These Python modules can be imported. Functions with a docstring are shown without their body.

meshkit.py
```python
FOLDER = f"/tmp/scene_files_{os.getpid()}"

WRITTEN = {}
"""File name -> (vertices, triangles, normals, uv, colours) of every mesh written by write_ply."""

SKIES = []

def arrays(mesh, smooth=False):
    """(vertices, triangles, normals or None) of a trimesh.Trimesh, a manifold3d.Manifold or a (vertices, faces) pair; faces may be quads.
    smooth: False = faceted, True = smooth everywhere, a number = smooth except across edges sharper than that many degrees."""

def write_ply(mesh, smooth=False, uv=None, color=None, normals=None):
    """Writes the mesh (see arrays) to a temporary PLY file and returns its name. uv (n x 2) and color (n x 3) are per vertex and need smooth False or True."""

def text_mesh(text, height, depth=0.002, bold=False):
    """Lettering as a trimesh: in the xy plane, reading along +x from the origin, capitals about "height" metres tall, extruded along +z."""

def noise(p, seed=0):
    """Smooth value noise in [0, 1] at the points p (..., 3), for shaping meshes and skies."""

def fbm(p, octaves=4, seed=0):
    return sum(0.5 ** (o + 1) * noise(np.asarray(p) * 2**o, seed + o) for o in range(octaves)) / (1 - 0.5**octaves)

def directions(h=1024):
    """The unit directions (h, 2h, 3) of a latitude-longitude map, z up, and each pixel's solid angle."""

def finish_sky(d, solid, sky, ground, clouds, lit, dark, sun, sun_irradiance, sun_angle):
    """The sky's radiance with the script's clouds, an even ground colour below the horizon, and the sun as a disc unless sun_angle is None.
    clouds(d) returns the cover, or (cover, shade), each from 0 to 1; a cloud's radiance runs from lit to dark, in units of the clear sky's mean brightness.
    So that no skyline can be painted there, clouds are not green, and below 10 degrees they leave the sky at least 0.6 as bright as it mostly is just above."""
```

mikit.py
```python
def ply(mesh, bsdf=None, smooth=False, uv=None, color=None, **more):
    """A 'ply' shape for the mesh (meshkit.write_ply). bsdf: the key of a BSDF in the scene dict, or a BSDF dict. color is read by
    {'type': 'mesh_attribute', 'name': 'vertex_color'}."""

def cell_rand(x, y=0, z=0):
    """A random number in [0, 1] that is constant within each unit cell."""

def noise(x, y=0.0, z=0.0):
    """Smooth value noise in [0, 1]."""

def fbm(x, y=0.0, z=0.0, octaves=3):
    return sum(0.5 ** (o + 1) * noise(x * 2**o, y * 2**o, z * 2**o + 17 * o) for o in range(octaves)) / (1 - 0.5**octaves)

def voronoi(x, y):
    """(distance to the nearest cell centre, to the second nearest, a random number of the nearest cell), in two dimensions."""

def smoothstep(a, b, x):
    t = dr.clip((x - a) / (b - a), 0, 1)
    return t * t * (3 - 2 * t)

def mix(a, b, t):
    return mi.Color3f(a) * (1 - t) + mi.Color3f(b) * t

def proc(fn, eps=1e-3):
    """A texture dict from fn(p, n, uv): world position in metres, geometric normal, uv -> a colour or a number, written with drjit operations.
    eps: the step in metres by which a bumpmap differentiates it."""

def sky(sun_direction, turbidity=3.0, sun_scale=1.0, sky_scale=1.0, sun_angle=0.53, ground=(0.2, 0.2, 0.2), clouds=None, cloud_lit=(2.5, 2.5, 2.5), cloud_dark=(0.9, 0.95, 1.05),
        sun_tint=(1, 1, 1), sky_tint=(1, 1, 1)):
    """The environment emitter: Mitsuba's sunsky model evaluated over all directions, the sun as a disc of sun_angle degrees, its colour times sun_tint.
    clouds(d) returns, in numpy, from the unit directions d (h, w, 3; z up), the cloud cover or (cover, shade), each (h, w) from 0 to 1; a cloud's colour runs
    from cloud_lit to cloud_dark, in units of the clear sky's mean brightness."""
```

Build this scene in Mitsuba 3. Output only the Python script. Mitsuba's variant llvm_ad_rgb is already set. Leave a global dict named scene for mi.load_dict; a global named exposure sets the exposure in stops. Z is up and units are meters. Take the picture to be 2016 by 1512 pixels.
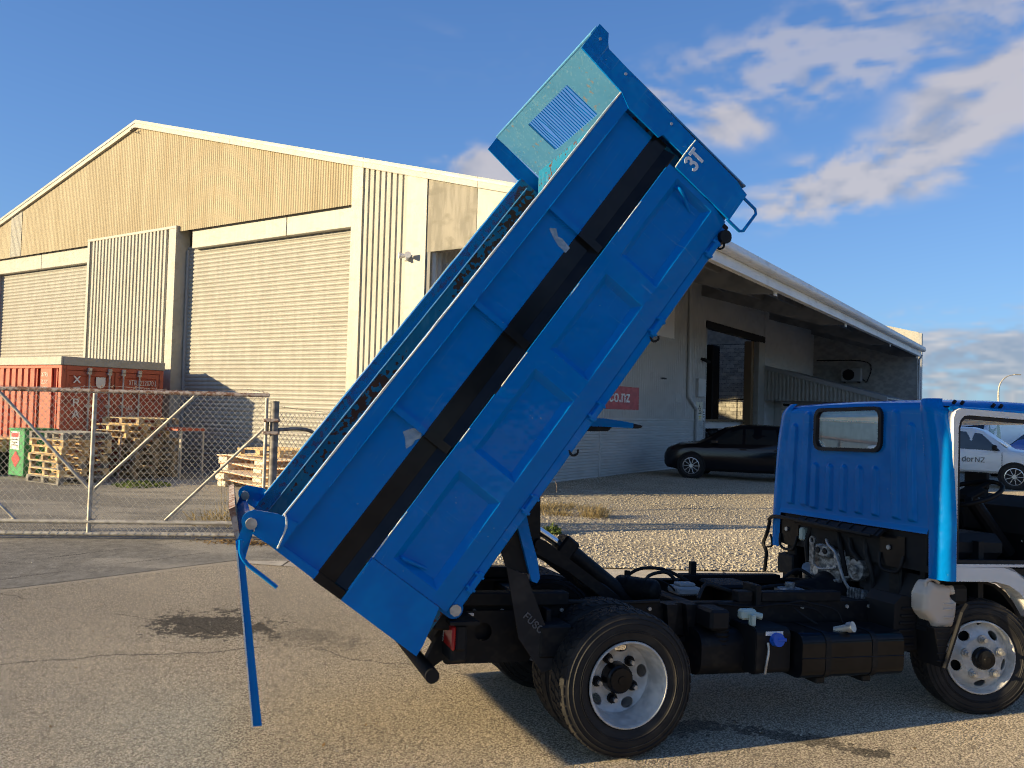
import math, random
import numpy as np
import trimesh
import mitsuba as mi
import drjit as dr
import mikit
import meshkit
import manifold3d as m3
from mikit import noise, fbm, voronoi, cell_rand, smoothstep, mix
from shapely.geometry import Polygon, Point, box as sbox
from shapely.ops import unary_union

random.seed(7)
rng = np.random.default_rng(7)
scene, labels = {}, {}
V3 = lambda *a: np.array(a, float)

# ------------------------------------------------------------------ camera, sky, exposure
EYE = V3(0, 0, 1.75)
ROLL, PITCH = math.atan(0.028), 0.02987
_f = V3(0, math.cos(PITCH), math.sin(PITCH))
_r0 = V3(1, 0, 0)
_u0 = np.cross(_r0, _f)
_u = -math.sin(ROLL) * _r0 + math.cos(ROLL) * _u0
scene['camera'] = {
    'type': 'perspective', 'fov': 2 * math.degrees(math.atan(1008 / 1640)), 'fov_axis': 'x',
    'near_clip': 0.05, 'far_clip': 3000.0,
    'to_world': mi.ScalarTransform4f().look_at(origin=EYE.tolist(), target=(EYE + _f).tolist(), up=_u.tolist())}
SUN_AZ, SUN_EL = math.radians(18.9), math.radians(12.5)
SUN = (-math.cos(SUN_AZ) * math.cos(SUN_EL), -math.sin(SUN_AZ) * math.cos(SUN_EL), math.sin(SUN_EL))


def clouds(d):
    az = np.degrees(np.arctan2(d[..., 0], d[..., 1]))
    el = np.degrees(np.arcsin(np.clip(d[..., 2], -1, 1)))
    zz = np.maximum(d[..., 2], 0.03)
    px, py = d[..., 0] / (zz + 0.16), d[..., 1] / (zz + 0.16)
    P = np.stack([px, py, px * 0], -1)

    def fb(s, seed, n=5, Q=P):
        t = 0
        for o in range(n):
            t = t + 0.5 ** (o + 1) * meshkit.noise(Q * s * 2 ** o + 3.7 * o, seed)
        return t / (1 - 0.5 ** n)
    wx, wy = fb(3.0, 21, 3) - .5, fb(3.0, 22, 3) - .5
    Q = P + np.stack([wx * .30, wy * .30, wx * 0], -1)
    a, b, c = fb(6.0, 3, 5, Q), fb(13.0, 11, 5, Q), fb(27.0, 17, 4, Q)

    def bump(az0, w, el0, h, tilt=0.0):
        x, y = az - az0, el - el0 - tilt * (az - az0)
        return np.exp(-(x / w) ** 2 - (y / h) ** 2)
    thick = 1.1 * bump(25.5, 9.5, 15.8, 2.1, 0.22) + 0.95 * bump(13.8, 3.6, 18.9, 1.5) + 0.8 * bump(30, 5, 20.2, 1.7, .1)
    thick = thick + 0.9 * bump(-2.4, 3.4, 15.6, 1.9) + 1.1 * bump(34, 12, 3.6, 3.0, 0.0)
    wisp = 0.95 * bump(21, 10, 22.4, 2.6, 0.10) + 0.55 * bump(30, 6, 25.5, 2.4, .2) + 0.16 * bump(-5, 9, 23.5, 3.2) + .30 * bump(18, 6, 27, 1.8) + .25 * bump(8, 6, 21, 2)
    away = 0.6 * np.clip((np.abs(az) - 55) / 40, 0, 1) * np.exp(-((el - 16) / 12) ** 2)
    n1 = .45 * a + .33 * b + .22 * c
    def st(x, lo, hi):
        t = np.clip((x - lo) / (hi - lo), 0, 1)
        return t * t * (3 - 2 * t)
    cover = st(n1 + .36 * (np.minimum(thick, 1) - .42), .40, .66) * st(thick, .06, .50)
    w2 = st(.45 * b + .55 * c + .30 * (np.minimum(wisp, 1) - .34), .42, .74) * st(wisp, .06, .5) * .50
    aw = st(n1 + .2 * (away - .3), .5, .7) * st(away, .1, .5)
    low = np.clip((8 - el) / 4, 0, 1)
    shade = np.clip(0.15 + 2.2 * (0.52 - b) + 0.6 * low, 0, 1)
    return np.clip(np.maximum(np.maximum(cover * .74, w2), aw * .8), 0, 1), shade


scene['sky'] = mikit.sky(SUN, turbidity=3.0, sun_scale=1.3, sky_scale=0.74, sun_angle=0.6, ground=(0.16, 0.14, 0.12), clouds=clouds,
                         cloud_lit=(2.15, 1.95, 1.85), cloud_dark=(0.95, 1.05, 1.30), sun_tint=(0.80, 0.96, 1.28), sky_tint=(0.60, 0.88, 1.46))
exposure = 2.9

# ------------------------------------------------------------------ names and helpers
used = set()


def numbered(k):
    if k not in used:
        used.add(k)
        return k
    i = 1
    while f'{k}_{i:03d}' in used:
        i += 1
    k = f'{k}_{i:03d}'
    used.add(k)
    return k


def thing(name, label, cat, group=None):
    k = numbered(name)
    labels[k] = {'label': label, 'category': cat}
    if group:
        labels[k]['group'] = group
    return k


def xf(M, v):
    v = np.asarray(v, float)
    return v @ M[:3, :3].T + M[:3, 3]


def obj(name, mesh, mat, parent=None, M=None, smooth=False, label=None, cat=None, group=None, kind=None):
    k = numbered(parent + '__' + name if parent else name)
    if isinstance(mesh, MB):
        mesh = mesh.mesh()
    if isinstance(mesh, (tuple, list)):
        f = np.asarray(mesh[1])
        if f.shape[1] == 4:
            f = np.vstack([f[:, [0, 1, 2]], f[:, [0, 2, 3]]])
        mesh = trimesh.Trimesh(np.asarray(mesh[0], float), f, process=False)
    if M is not None:
        v = xf(M, mesh.vertices)
        f = np.asarray(mesh.faces)
        if np.linalg.det(M[:3, :3]) < 0:
            f = f[:, ::-1]
        mesh = trimesh.Trimesh(v, f, process=False)
    scene[k] = mikit.ply(mesh, mat, smooth=smooth)
    d = {}
    if label: d['label'] = label
    if cat: d['category'] = cat
    if group: d['group'] = group
    if kind: d['kind'] = kind
    if d: labels[k] = d
    return k


def copy_of(shape, name, parent, M, mat=None):
    """Another entry that shares the mesh of a ply dict, under its own matrix."""
    k = numbered(parent + '__' + name)
    d = {**shape, 'to_world': mi.ScalarTransform4f(np.asarray(M).tolist())}
    if mat:
        d['bsdf'] = {'type': 'ref', 'id': mat}
    scene[k] = d
    return k


def frame(o, x, y, z, s=1.0):
    M = np.eye(4)
    M[:3, 0], M[:3, 1], M[:3, 2], M[:3, 3] = np.asarray(x) * s, np.asarray(y) * s, np.asarray(z) * s, o
    return M


def move(x=0, y=0, z=0, rz=0.0, ry=0.0, rx=0.0, s=1.0):
    M = np.eye(4)
    for ax, a in ((0, rx), (1, ry), (2, rz)):
        if a:
            M = trimesh.transformations.rotation_matrix(a, np.eye(3)[ax]) @ M
    M[:3, :3] *= s
    M[:3, 3] = (x, y, z)
    return M


class MB:
    """Collects boxes, prisms and tubes into one mesh."""

    def __init__(s):
        s.v, s.f, s.n = [], [], 0

    def add(s, v, f, M=None):
        v, f = np.asarray(v, float).reshape(-1, 3), np.asarray(f, int)
        if f.shape[1] == 4:
            f = np.vstack([f[:, [0, 1, 2]], f[:, [0, 2, 3]]])
        if M is not None:
            v = xf(M, v)
            if np.linalg.det(M[:3, :3]) < 0:
                f = f[:, ::-1]
        s.v.append(v)
        s.f.append(f + s.n)
        s.n += len(v)
        return s

    def tm(s, m, M=None):
        return s.add(m.vertices, m.faces, M)

    def box(s, x0, x1, y0, y1, z0, z1, M=None):
        v = [[x, y, z] for x in (x0, x1) for y in (y0, y1) for z in (z0, z1)]
        f = [[0, 1, 3, 2], [4, 6, 7, 5], [0, 4, 5, 1], [2, 3, 7, 6], [0, 2, 6, 4], [1, 5, 7, 3]]
        return s.add(v, f, M)

    def cbox(s, x0, x1, y0, y1, z0, z1, c=0.004, M=None):
        """Box with chamfered edges."""
        lo, hi = np.minimum((x0, y0, z0), (x1, y1, z1)), np.maximum((x0, y0, z0), (x1, y1, z1))
        c = min(c, 0.45 * float((hi - lo).min()))
        pts = []
        for cx in (0, 1):
            for cy in (0, 1):
                for cz in (0, 1):
                    p = np.where((cx, cy, cz), hi, lo).astype(float)
                    sg = np.where((cx, cy, cz), -1, 1) * c
                    for k in range(3):
                        q = p + sg
                        q[k] = p[k]
                        pts.append(q)
        return s.tm(trimesh.convex.convex_hull(np.array(pts)), M)

    def quad(s, a, b, c, d, M=None):
        return s.add([a, b, c, d], [[0, 1, 2, 3]], M)

    def tube(s, pts, r, n=8, caps=True, M=None):
        pts = np.asarray(pts, float)
        r = np.broadcast_to(r, len(pts))
        t = np.gradient(pts, axis=0)
        t /= np.linalg.norm(t, axis=1, keepdims=True) + 1e-12
        a = np.cross(t[0], V3(0, 0, 1) if abs(t[0][2]) < 0.9 else V3(1, 0, 0))
        a /= np.linalg.norm(a)
        rings = []
        for i in range(len(pts)):
            a = a - t[i] * (a @ t[i])
            a /= np.linalg.norm(a)
            b = np.cross(t[i], a)
            w = np.arange(n) * 2 * np.pi / n + np.pi / n
            rings.append(pts[i] + r[i] * (np.cos(w)[:, None] * a + np.sin(w)[:, None] * b))
        v = np.concatenate(rings)
        f = []
        for i in range(len(pts) - 1):
            for j in range(n):
                k = (j + 1) % n
                f.append([i * n + j, i * n + k, (i + 1) * n + k, (i + 1) * n + j])
        s.add(v, f, M)
        if caps:
            for i0, flip in ((0, True), ((len(pts) - 1) * n, False)):
                ring = v[i0:i0 + n]
                fan = [[0, j, j + 1] for j in range(1, n - 1)]
                s.add(ring, [q[::-1] for q in fan] if flip else fan, M)
        return s

    def soft(s, poly, d, bevel, plane='xz', at=0.0, M=None, n=64):
        """Prism with both rims rounded."""
        P = poly if isinstance(poly, Polygon) else Polygon(poly)
        rings = []
        for q in (0.0, 0.3, 0.65, 1.0):
            ins = bevel * (1 - math.sin(math.pi / 2 * q))
            rings.append((ins, bevel * (1 - math.cos(math.pi / 2 * q))))
        lev = [(i, z) for i, z in rings] + [(i, d - z) for i, z in rings[::-1]]
        base = P.exterior
        out = []
        for ins, z in lev:
            e = P.buffer(-max(ins, 1e-4), quad_segs=6)
            e = max(e.geoms, key=lambda g: g.area) if hasattr(e, 'geoms') else e
            ex = e.exterior
            c0 = np.array(P.centroid.coords[0])
            xy = np.array([ex.interpolate(t, normalized=True).coords[0] for t in np.arange(n) / n])
            a = np.array(ex.coords)[:-1]
            if np.sum(a[:, 0] * np.roll(a[:, 1], -1) - a[:, 1] * np.roll(a[:, 0], -1)) < 0:
                xy = xy[::-1]
            k = np.argmin(np.abs(np.angle(np.exp(1j * (np.arctan2(xy[:, 1] - c0[1], xy[:, 0] - c0[0]))))) + 10 * (xy[:, 0] < c0[0]))
            xy = np.roll(xy, -k, axis=0)
            out.append(np.column_stack([xy, np.full(n, z)]))
        v = np.concatenate(out)
        f = []
        for i in range(len(out) - 1):
            for j in range(n):
                k = (j + 1) % n
                f.append([i * n + j, i * n + k, (i + 1) * n + k, (i + 1) * n + j])
        f = np.array(f)
        f = np.vstack([f[:, [0, 1, 2]], f[:, [0, 2, 3]]])
        caps = []
        for i0, fl in ((0, True), ((len(out) - 1) * n, False)):
            vv, ff = trimesh.creation.triangulate_polygon(Polygon(v[i0:i0 + n, :2]), engine='earcut')
            ff = np.asarray(ff)
            near = np.argmin(np.linalg.norm(np.asarray(vv)[:, None, :] - v[None, i0:i0 + n, :2], axis=2), axis=1)
            a2 = np.asarray(vv)[ff[0]]
            up = np.cross(a2[1] - a2[0], a2[2] - a2[0]) > 0
            ff = near[ff]
            caps.append((ff if up != fl else ff[:, ::-1]) + i0)
        f = np.vstack([f] + caps)
        if plane == 'xz':
            s.add(np.stack([v[:, 0], v[:, 2] + at, v[:, 1]], 1), f[:, ::-1], M)
        elif plane == 'yz':
            s.add(np.stack([v[:, 2] + at, v[:, 0], v[:, 1]], 1), f, M)
        else:
            s.add(v + V3(0, 0, at), f, M)
        return s

    def cyl(s, a, b, r, n=16, r2=None, M=None):
        return s.tube([a, b], [r, r if r2 is None else r2], n, True, M)

    def prism(s, poly, d, plane='xz', at=0.0, M=None):
        """A polygon (list or shapely) in the given plane, extruded by d along the plane's remaining axis from 'at'."""
        P = poly if isinstance(poly, Polygon) or hasattr(poly, 'geoms') else Polygon(poly)
        for g in getattr(P, 'geoms', [P]):
            m = trimesh.creation.extrude_polygon(g, d)
            v = m.vertices
            if plane == 'xz':
                v = np.stack([v[:, 0], v[:, 2] + at, v[:, 1]], 1)
                s.add(v, m.faces[:, ::-1], M)
            elif plane == 'xy':
                s.add(v + V3(0, 0, at), m.faces, M)
            else:
                s.add(np.stack([v[:, 2] + at, v[:, 0], v[:, 1]], 1), m.faces, M)
        return s

    def lathe(s, prof, n=48, M=None):
        """Profile of (axial, radius) round the y axis."""
        w = np.arange(n) * 2 * np.pi / n
        v, k = [], len(prof)
        for a, r in prof:
            v.append(np.stack([r * np.cos(w), np.full(n, a), r * np.sin(w)], 1))
        f = []
        for i in range(k - 1):
            for j in range(n):
                q = (j + 1) % n
                f.append([i * n + j, (i + 1) * n + j, (i + 1) * n + q, i * n + q])
        return s.add(np.concatenate(v), f, M)

    def mesh(s):
        return trimesh.Trimesh(np.concatenate(s.v), np.concatenate(s.f), process=False)


def manifold(mb):
    m = mb.mesh()
    m.merge_vertices()
    return m3.Manifold(m3.Mesh(np.asarray(m.vertices, np.float32), np.asarray(m.faces, np.uint32)))


def rrect(x0, x1, y0, y1, r, n=6):
    return sbox(x0 + r, y0 + r, x1 - r, y1 - r).buffer(r, quad_segs=n)


def arc(cx, cy, r, a0, a1, n=8):
    w = np.radians(np.linspace(a0, a1, n))
    return [(cx + r * math.cos(t), cy + r * math.sin(t)) for t in w]


def smooth_path(p, n=8):
    """Catmull-Rom curve through the points."""
    p = np.asarray(p, float)
    q = np.vstack([2 * p[0] - p[1], p, 2 * p[-1] - p[-2]])
    out = []
    for i in range(1, len(q) - 2):
        for t in np.arange(n) / n:
            a, b, c, d = q[i - 1:i + 3]
            out.append(.5 * (2 * b + (c - a) * t + (2 * a - 5 * b + 4 * c - d) * t * t + (3 * b - a - 3 * c + d) * t ** 3))
    return np.array(out + [p[-1]])


def corr_v(x0, x1, pitch, depth, ztop, zbot, kind='sine'):
    """Sheet in the xz plane with vertical corrugation that stands out towards -y."""
    if kind == 'sine':
        xs = np.arange(x0, x1 + 1e-6, pitch / 8)
        ys = -depth * (0.5 + 0.5 * np.sin(2 * np.pi * xs / pitch))
    else:
        if kind == 'rib':
            prf = [(0, 0), (.22, 0), (.46, 1), (.78, 1)]
        n0, n1 = int(math.floor(x0 / pitch)), int(math.ceil(x1 / pitch))
        pr = prf if kind == 'rib' else [(0, 0), (.36, 0), (.42, 1), (.94, 1)]
        xs = np.array([(i + a) * pitch for i in range(n0, n1 + 1) for a, _ in pr])
        ys = np.array([-depth * b for i in range(n0, n1 + 1) for _, b in pr])
        keep = (xs >= x0) & (xs <= x1)
        xs, ys = xs[keep], ys[keep]
    zt = np.array([ztop(x) if callable(ztop) else ztop for x in xs])
    zb = np.array([zbot(x) if callable(zbot) else zbot for x in xs])
    n = len(xs)
    v = np.concatenate([np.stack([xs, ys, zb], 1), np.stack([xs, ys, zt], 1)])
    i = np.arange(n - 1)
    return trimesh.Trimesh(v, np.vstack([np.stack([i, i + 1, n + i + 1], 1), np.stack([i, n + i + 1, n + i], 1)]), process=False)


def corr_h(x0, x1, z0, z1, pitch, depth, slat=False):
    """Sheet in the xz plane with horizontal corrugation towards -y."""
    zs = np.arange(z0, z1, pitch / 8)
    ph = (zs / pitch) % 1.0
    ys = -depth * (np.sin(np.pi * ph) ** 0.7 if slat else 0.5 + 0.5 * np.sin(2 * np.pi * ph))
    n = len(zs)
    v = np.concatenate([np.stack([zs * 0 + x0, ys, zs], 1), np.stack([zs * 0 + x1, ys, zs], 1)])
    i = np.arange(n - 1)
    return trimesh.Trimesh(v, np.vstack([np.stack([i, n + i, n + i + 1], 1), np.stack([i, n + i + 1, i + 1], 1)]), process=False)

# ------------------------------------------------------------------ materials
def rgb(c):
    return c if isinstance(c, dict) else {'type': 'rgb', 'value': list(map(float, (c if hasattr(c, '__len__') else (c, c, c))))}


def material(name, base, rough=0.5, metallic=0.0, clearcoat=0.0, coat_gloss=0.9, spec=0.5, bump=None, bump_scale=0.002, eps=1e-3):
    b = {'type': 'principled', 'base_color': rgb(base if not callable(base) else mikit.proc(base)),
         'roughness': mikit.proc(rough) if callable(rough) else float(rough), 'metallic': float(metallic), 'specular': float(spec)}
    if clearcoat:
        b['clearcoat'], b['clearcoat_gloss'] = float(clearcoat), float(coat_gloss)
    if bump:
        b = {'type': 'bumpmap', 'arbitrary': mikit.proc(bump, eps), 'scale': bump_scale, 'bsdf': b}
    scene[name] = {'type': 'twosided', 'bsdf': b}
    return name


def C3(r, g, b):
    return mi.Color3f(r, g, b)


def speck(a, b, scale, lo, hi):
    """Two colours mixed by noise with a grain of about 1/scale metres."""
    return lambda p, n, uv: mix(a, b, smoothstep(lo, hi, fbm(p.x * scale, p.y * scale, p.z * scale, 4)))


def blue_paint(p, n, uv):
    t = fbm(p.x * 5, p.y * 5, p.z * 5, 3)
    dust = smoothstep(0.60, 0.80, fbm(p.x * 23, p.y * 23, p.z * 17, 3))
    chips = smoothstep(0.90, 0.93, noise(p.x * 75, p.y * 75, p.z * 75) * 0.6 + 0.42 * noise(p.x * 7, p.y * 7, p.z * 7 + 9))
    c = mix((0.0003, 0.165, 0.51), (0.0005, 0.190, 0.57), t)
    along = p.x * 0.5396 + p.y * 0.1805 + p.z * 0.8222
    across = p.x * -0.78 + p.y * -0.26 + p.z * 0.57
    scr = smoothstep(0.90, 0.95, noise(along * 5, across * 210, 3)) * smoothstep(0.5, 0.62, fbm(along * 2.2, across * 3, 7, 3))
    scr2 = smoothstep(0.91, 0.95, noise(along * 190, across * 7, 5)) * smoothstep(0.52, 0.62, fbm(along * 3, across * 2.2, 1, 3))
    c = mix(c, (0.10, 0.28, 0.52), 0.5 * dr.maximum(scr, scr2))
    c = mix(c, (0.05, 0.19, 0.44), dust * 0.10)
    return mix(c, (0.30, 0.42, 0.52), chips * 0.55)


def blue_worn(p, n, uv):
    t = fbm(p.x * 6, p.y * 6, p.z * 6, 4)
    patch = noise(p.x * 2.2, p.y * 2.2, p.z * 2.2 + 5)
    r = fbm(p.x * 44, p.y * 44, p.z * 34, 4) * 0.62 + 0.46 * patch
    rust = smoothstep(0.60, 0.635, r)
    c = mix((0.004, 0.12, 0.24), (0.010, 0.17, 0.30), t)
    c = mix(c, (0.10, 0.24, 0.33), 0.35 * smoothstep(0.5, 0.8, fbm(p.x * 40, p.y * 40, p.z * 9, 2)))
    return mix(c, mix((0.13, 0.035, 0.015), (0.045, 0.02, 0.012), t), rust)


def teal_worn(p, n, uv):
    t = fbm(p.x * 8, p.y * 8, p.z * 8, 4)
    scr = smoothstep(0.74, 0.80, noise(p.x * 170 + p.z * 90, p.y * 30, p.z * 60))
    flake = smoothstep(0.64, 0.69, fbm(p.x * 60, p.y * 60, p.z * 60, 4))
    rust = smoothstep(0.66, 0.70, fbm(p.x * 34, p.y * 34, p.z * 34 + 4, 4) * .8 + .2 * noise(p.x * 5, p.y * 5, p.z * 5))
    c = mix((0.060, 0.235, 0.44), (0.10, 0.30, 0.50), t)
    c = mix(c, (0.26, 0.42, 0.50), 0.30 * scr + 0.16 * flake)
    return mix(c, (0.30, 0.20, 0.09), rust * 0.5)


def gable_tan(p, n, uv):
    d = p.x * -0.832 + p.y * 0.555
    streak = fbm(d * 9, p.z * 0.5, 0, 4)
    blot = fbm(d * 0.6, p.z * 0.8, 3, 3)
    rust = smoothstep(0.62, 0.80, fbm(d * 13, p.z * 0.9, 8, 3))
    c = mix((0.29, 0.232, 0.135), (0.365, 0.305, 0.195), smoothstep(0.3, 0.7, streak * 0.6 + blot * 0.4))
    c = mix(c, (0.29, 0.205, 0.10), rust * 0.5)
    return c


def stained(a, b, c3, s=1.0):
    def fn(p, n, uv):
        d = p.x * -0.832 + p.y * 0.555 + p.x * 0.0
        st = fbm(d * 5 * s, p.y * 1.3, p.z * 0.7 * s, 4)
        bl = fbm(p.x * 1.7 * s, p.y * 1.7 * s, p.z * 2.3 * s, 4)
        c = mix(a, b, smoothstep(0.3, 0.7, st))
        return mix(c, c3, 0.6 * smoothstep(0.52, 0.75, bl))
    return fn


def container_red(p, n, uv):
    t = fbm(p.x * 3, p.y * 3, p.z * 1.2, 4)
    ru = smoothstep(0.60, 0.70, fbm(p.x * 11, p.y * 11, p.z * 6, 4))
    c = mix((0.36, 0.065, 0.032), (0.47, 0.12, 0.065), t)
    return mix(c, (0.16, 0.04, 0.02), ru * 0.6)


def wood(a, b):
    def fn(p, n, uv):
        g = fbm(p.x * 6 + p.y * 6, p.z * 55, p.x * 9 - p.y * 9, 3)
        k = cell_rand(p.x * 2.2, p.y * 2.2, p.z * 14)
        c = mix(a, b, smoothstep(0.25, 0.75, 0.6 * g + 0.4 * k))
        return c * (0.82 + 0.3 * noise(p.x * 30, p.y * 30, p.z * 90))
    return fn


def asphalt(p, n, uv):
    v1, v2, r = voronoi(p.x * 95, p.y * 95)
    big = fbm(p.x * 0.7, p.y * 0.7, 0, 4)
    mid = fbm(p.x * 6, p.y * 6, 2, 4)
    c = mix((0.235, 0.192, 0.130), (0.64, 0.54, 0.395), r)
    c = c * (0.80 + 0.30 * big + 0.16 * mid)
    c = mix(c, (0.03, 0.028, 0.026), 0.5 * smoothstep(0.35, 0.62, v1))
    # tar patches and oil drips that the photograph shows, and hairline cracks

    def blob(cx, cy, rx, ry, rot=0.0):
        ux, uy = p.x - cx, p.y - cy
        ca, sa = math.cos(rot), math.sin(rot)
        a, b = (ux * ca + uy * sa) / rx, (uy * ca - ux * sa) / ry
        return 1.0 - dr.sqrt(a * a + b * b)
    wob = 0.9 * (fbm(p.x * 7, p.y * 7, 5, 4) - 0.5) + 0.9 * (fbm(p.x * 26, p.y * 26, 1, 3) - 0.5)
    wob = wob + 0.5 * (noise(p.x * 60, p.y * 60) - 0.5)
    tar = smoothstep(0.08, 0.30, blob(-2.32, 6.62, 0.58, 0.36, -0.1) + 1.25 * wob)
    tar = dr.maximum(tar, 0.45 * smoothstep(0.0, 0.3, blob(-1.45, 6.38, 0.36, 0.20, -0.3) + 1.4 * wob))
    tar = dr.maximum(tar, 0.8 * smoothstep(0.05, 0.3, blob(1.62, 4.60, 0.42, 0.10, -0.4) + 1.3 * wob))
    tar = dr.maximum(tar, 0.9 * smoothstep(0.05, 0.3, blob(1.95, 4.43, 0.10, 0.06) + 1.3 * wob))
    tar = dr.maximum(tar, 0.75 * smoothstep(0.05, 0.3, blob(1.06, 4.72, 0.34, 0.12, 0.2) + 1.3 * wob))
    c = mix(c, mix((0.022, 0.020, 0.018), (0.07, 0.062, 0.05), r), tar * 0.85)
    ln = dr.abs(p.y - 0.28 * p.x - 6.55 + 0.30 * (fbm(p.x * 1.1, 7, 0, 4) - 0.5) + 0.05 * noise(p.x * 9, 3))
    ck = smoothstep(0.016, 0.004, ln) * smoothstep(0.42, 0.5, noise(p.x * 0.8, 11)) * smoothstep(1.0, -1.6, p.x)
    ln2 = dr.abs(p.y + 0.42 * p.x - 5.55 + 0.4 * (fbm(p.x * 1.4, 3, 0, 4) - 0.5) + 0.05 * noise(p.x * 11, 5))
    ck2 = smoothstep(0.012, 0.003, ln2) * smoothstep(0.5, 0.58, noise(p.x * 1.1, 21)) * smoothstep(0.5, -1.0, p.x)
    c = mix(c, (0.035, 0.03, 0.025), 0.8 * dr.maximum(ck, ck2))
    # sand washed into a line along the edge of the yard entrance
    yc = 9.22 - 1.05 * dr.power(dr.maximum(-(p.x + 2.9), 0), 1.05)
    sd = dr.abs(p.y - yc + 0.10 * (fbm(p.x * 4, p.y * 4, 9, 4) - 0.5)) / (0.05 + 0.16 * noise(p.x * 1.7, 31))
    sand = smoothstep(1.0, 0.4, sd + 0.8 * (noise(p.x * 40, p.y * 40) - .5)) * smoothstep(-2.6, -3.1, p.x)
    c = mix(c, (0.46, 0.39, 0.28), 0.75 * sand)
    return mix(c, (0.035, 0.03, 0.025), 0.8 * yard_cracks(p))


def yard_cracks(p):
    out = mi.Float(0)
    for (ax, ay), (bx, by), w in (((-6.6, 6.9), (-4.72, 9.35), .016), ((-4.72, 9.35), (-3.6, 10.8), .013), ((-6.2, 6.55), (-4.70, 8.02), .018), ((-4.70, 8.02), (-3.45, 9.62), .014)):
        L = math.hypot(bx - ax, by - ay)
        ux, uy = (bx - ax) / L, (by - ay) / L
        t = (p.x - ax) * ux + (p.y - ay) * uy
        dd = dr.abs((p.y - ay) * ux - (p.x - ax) * uy + 0.10 * (fbm(t * 2.0, 3, w * 100, 4) - .5) + .02 * (noise(t * 17, 8) - .5))
        out = dr.maximum(out, smoothstep(w, w * .35, dd) * smoothstep(-.05, 0, t) * smoothstep(L + .05, L, t) * smoothstep(.22, .34, noise(t * 3.1, 5)))
    return out


def asphalt_relief(p, n, uv):
    v1, v2, r = voronoi(p.x * 95, p.y * 95)
    h = (0.35 + 0.65 * r) * smoothstep(0.75, 0.1, v1)
    return h + 0.9 * fbm(p.x * 22, p.y * 22, 0, 2)


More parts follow.
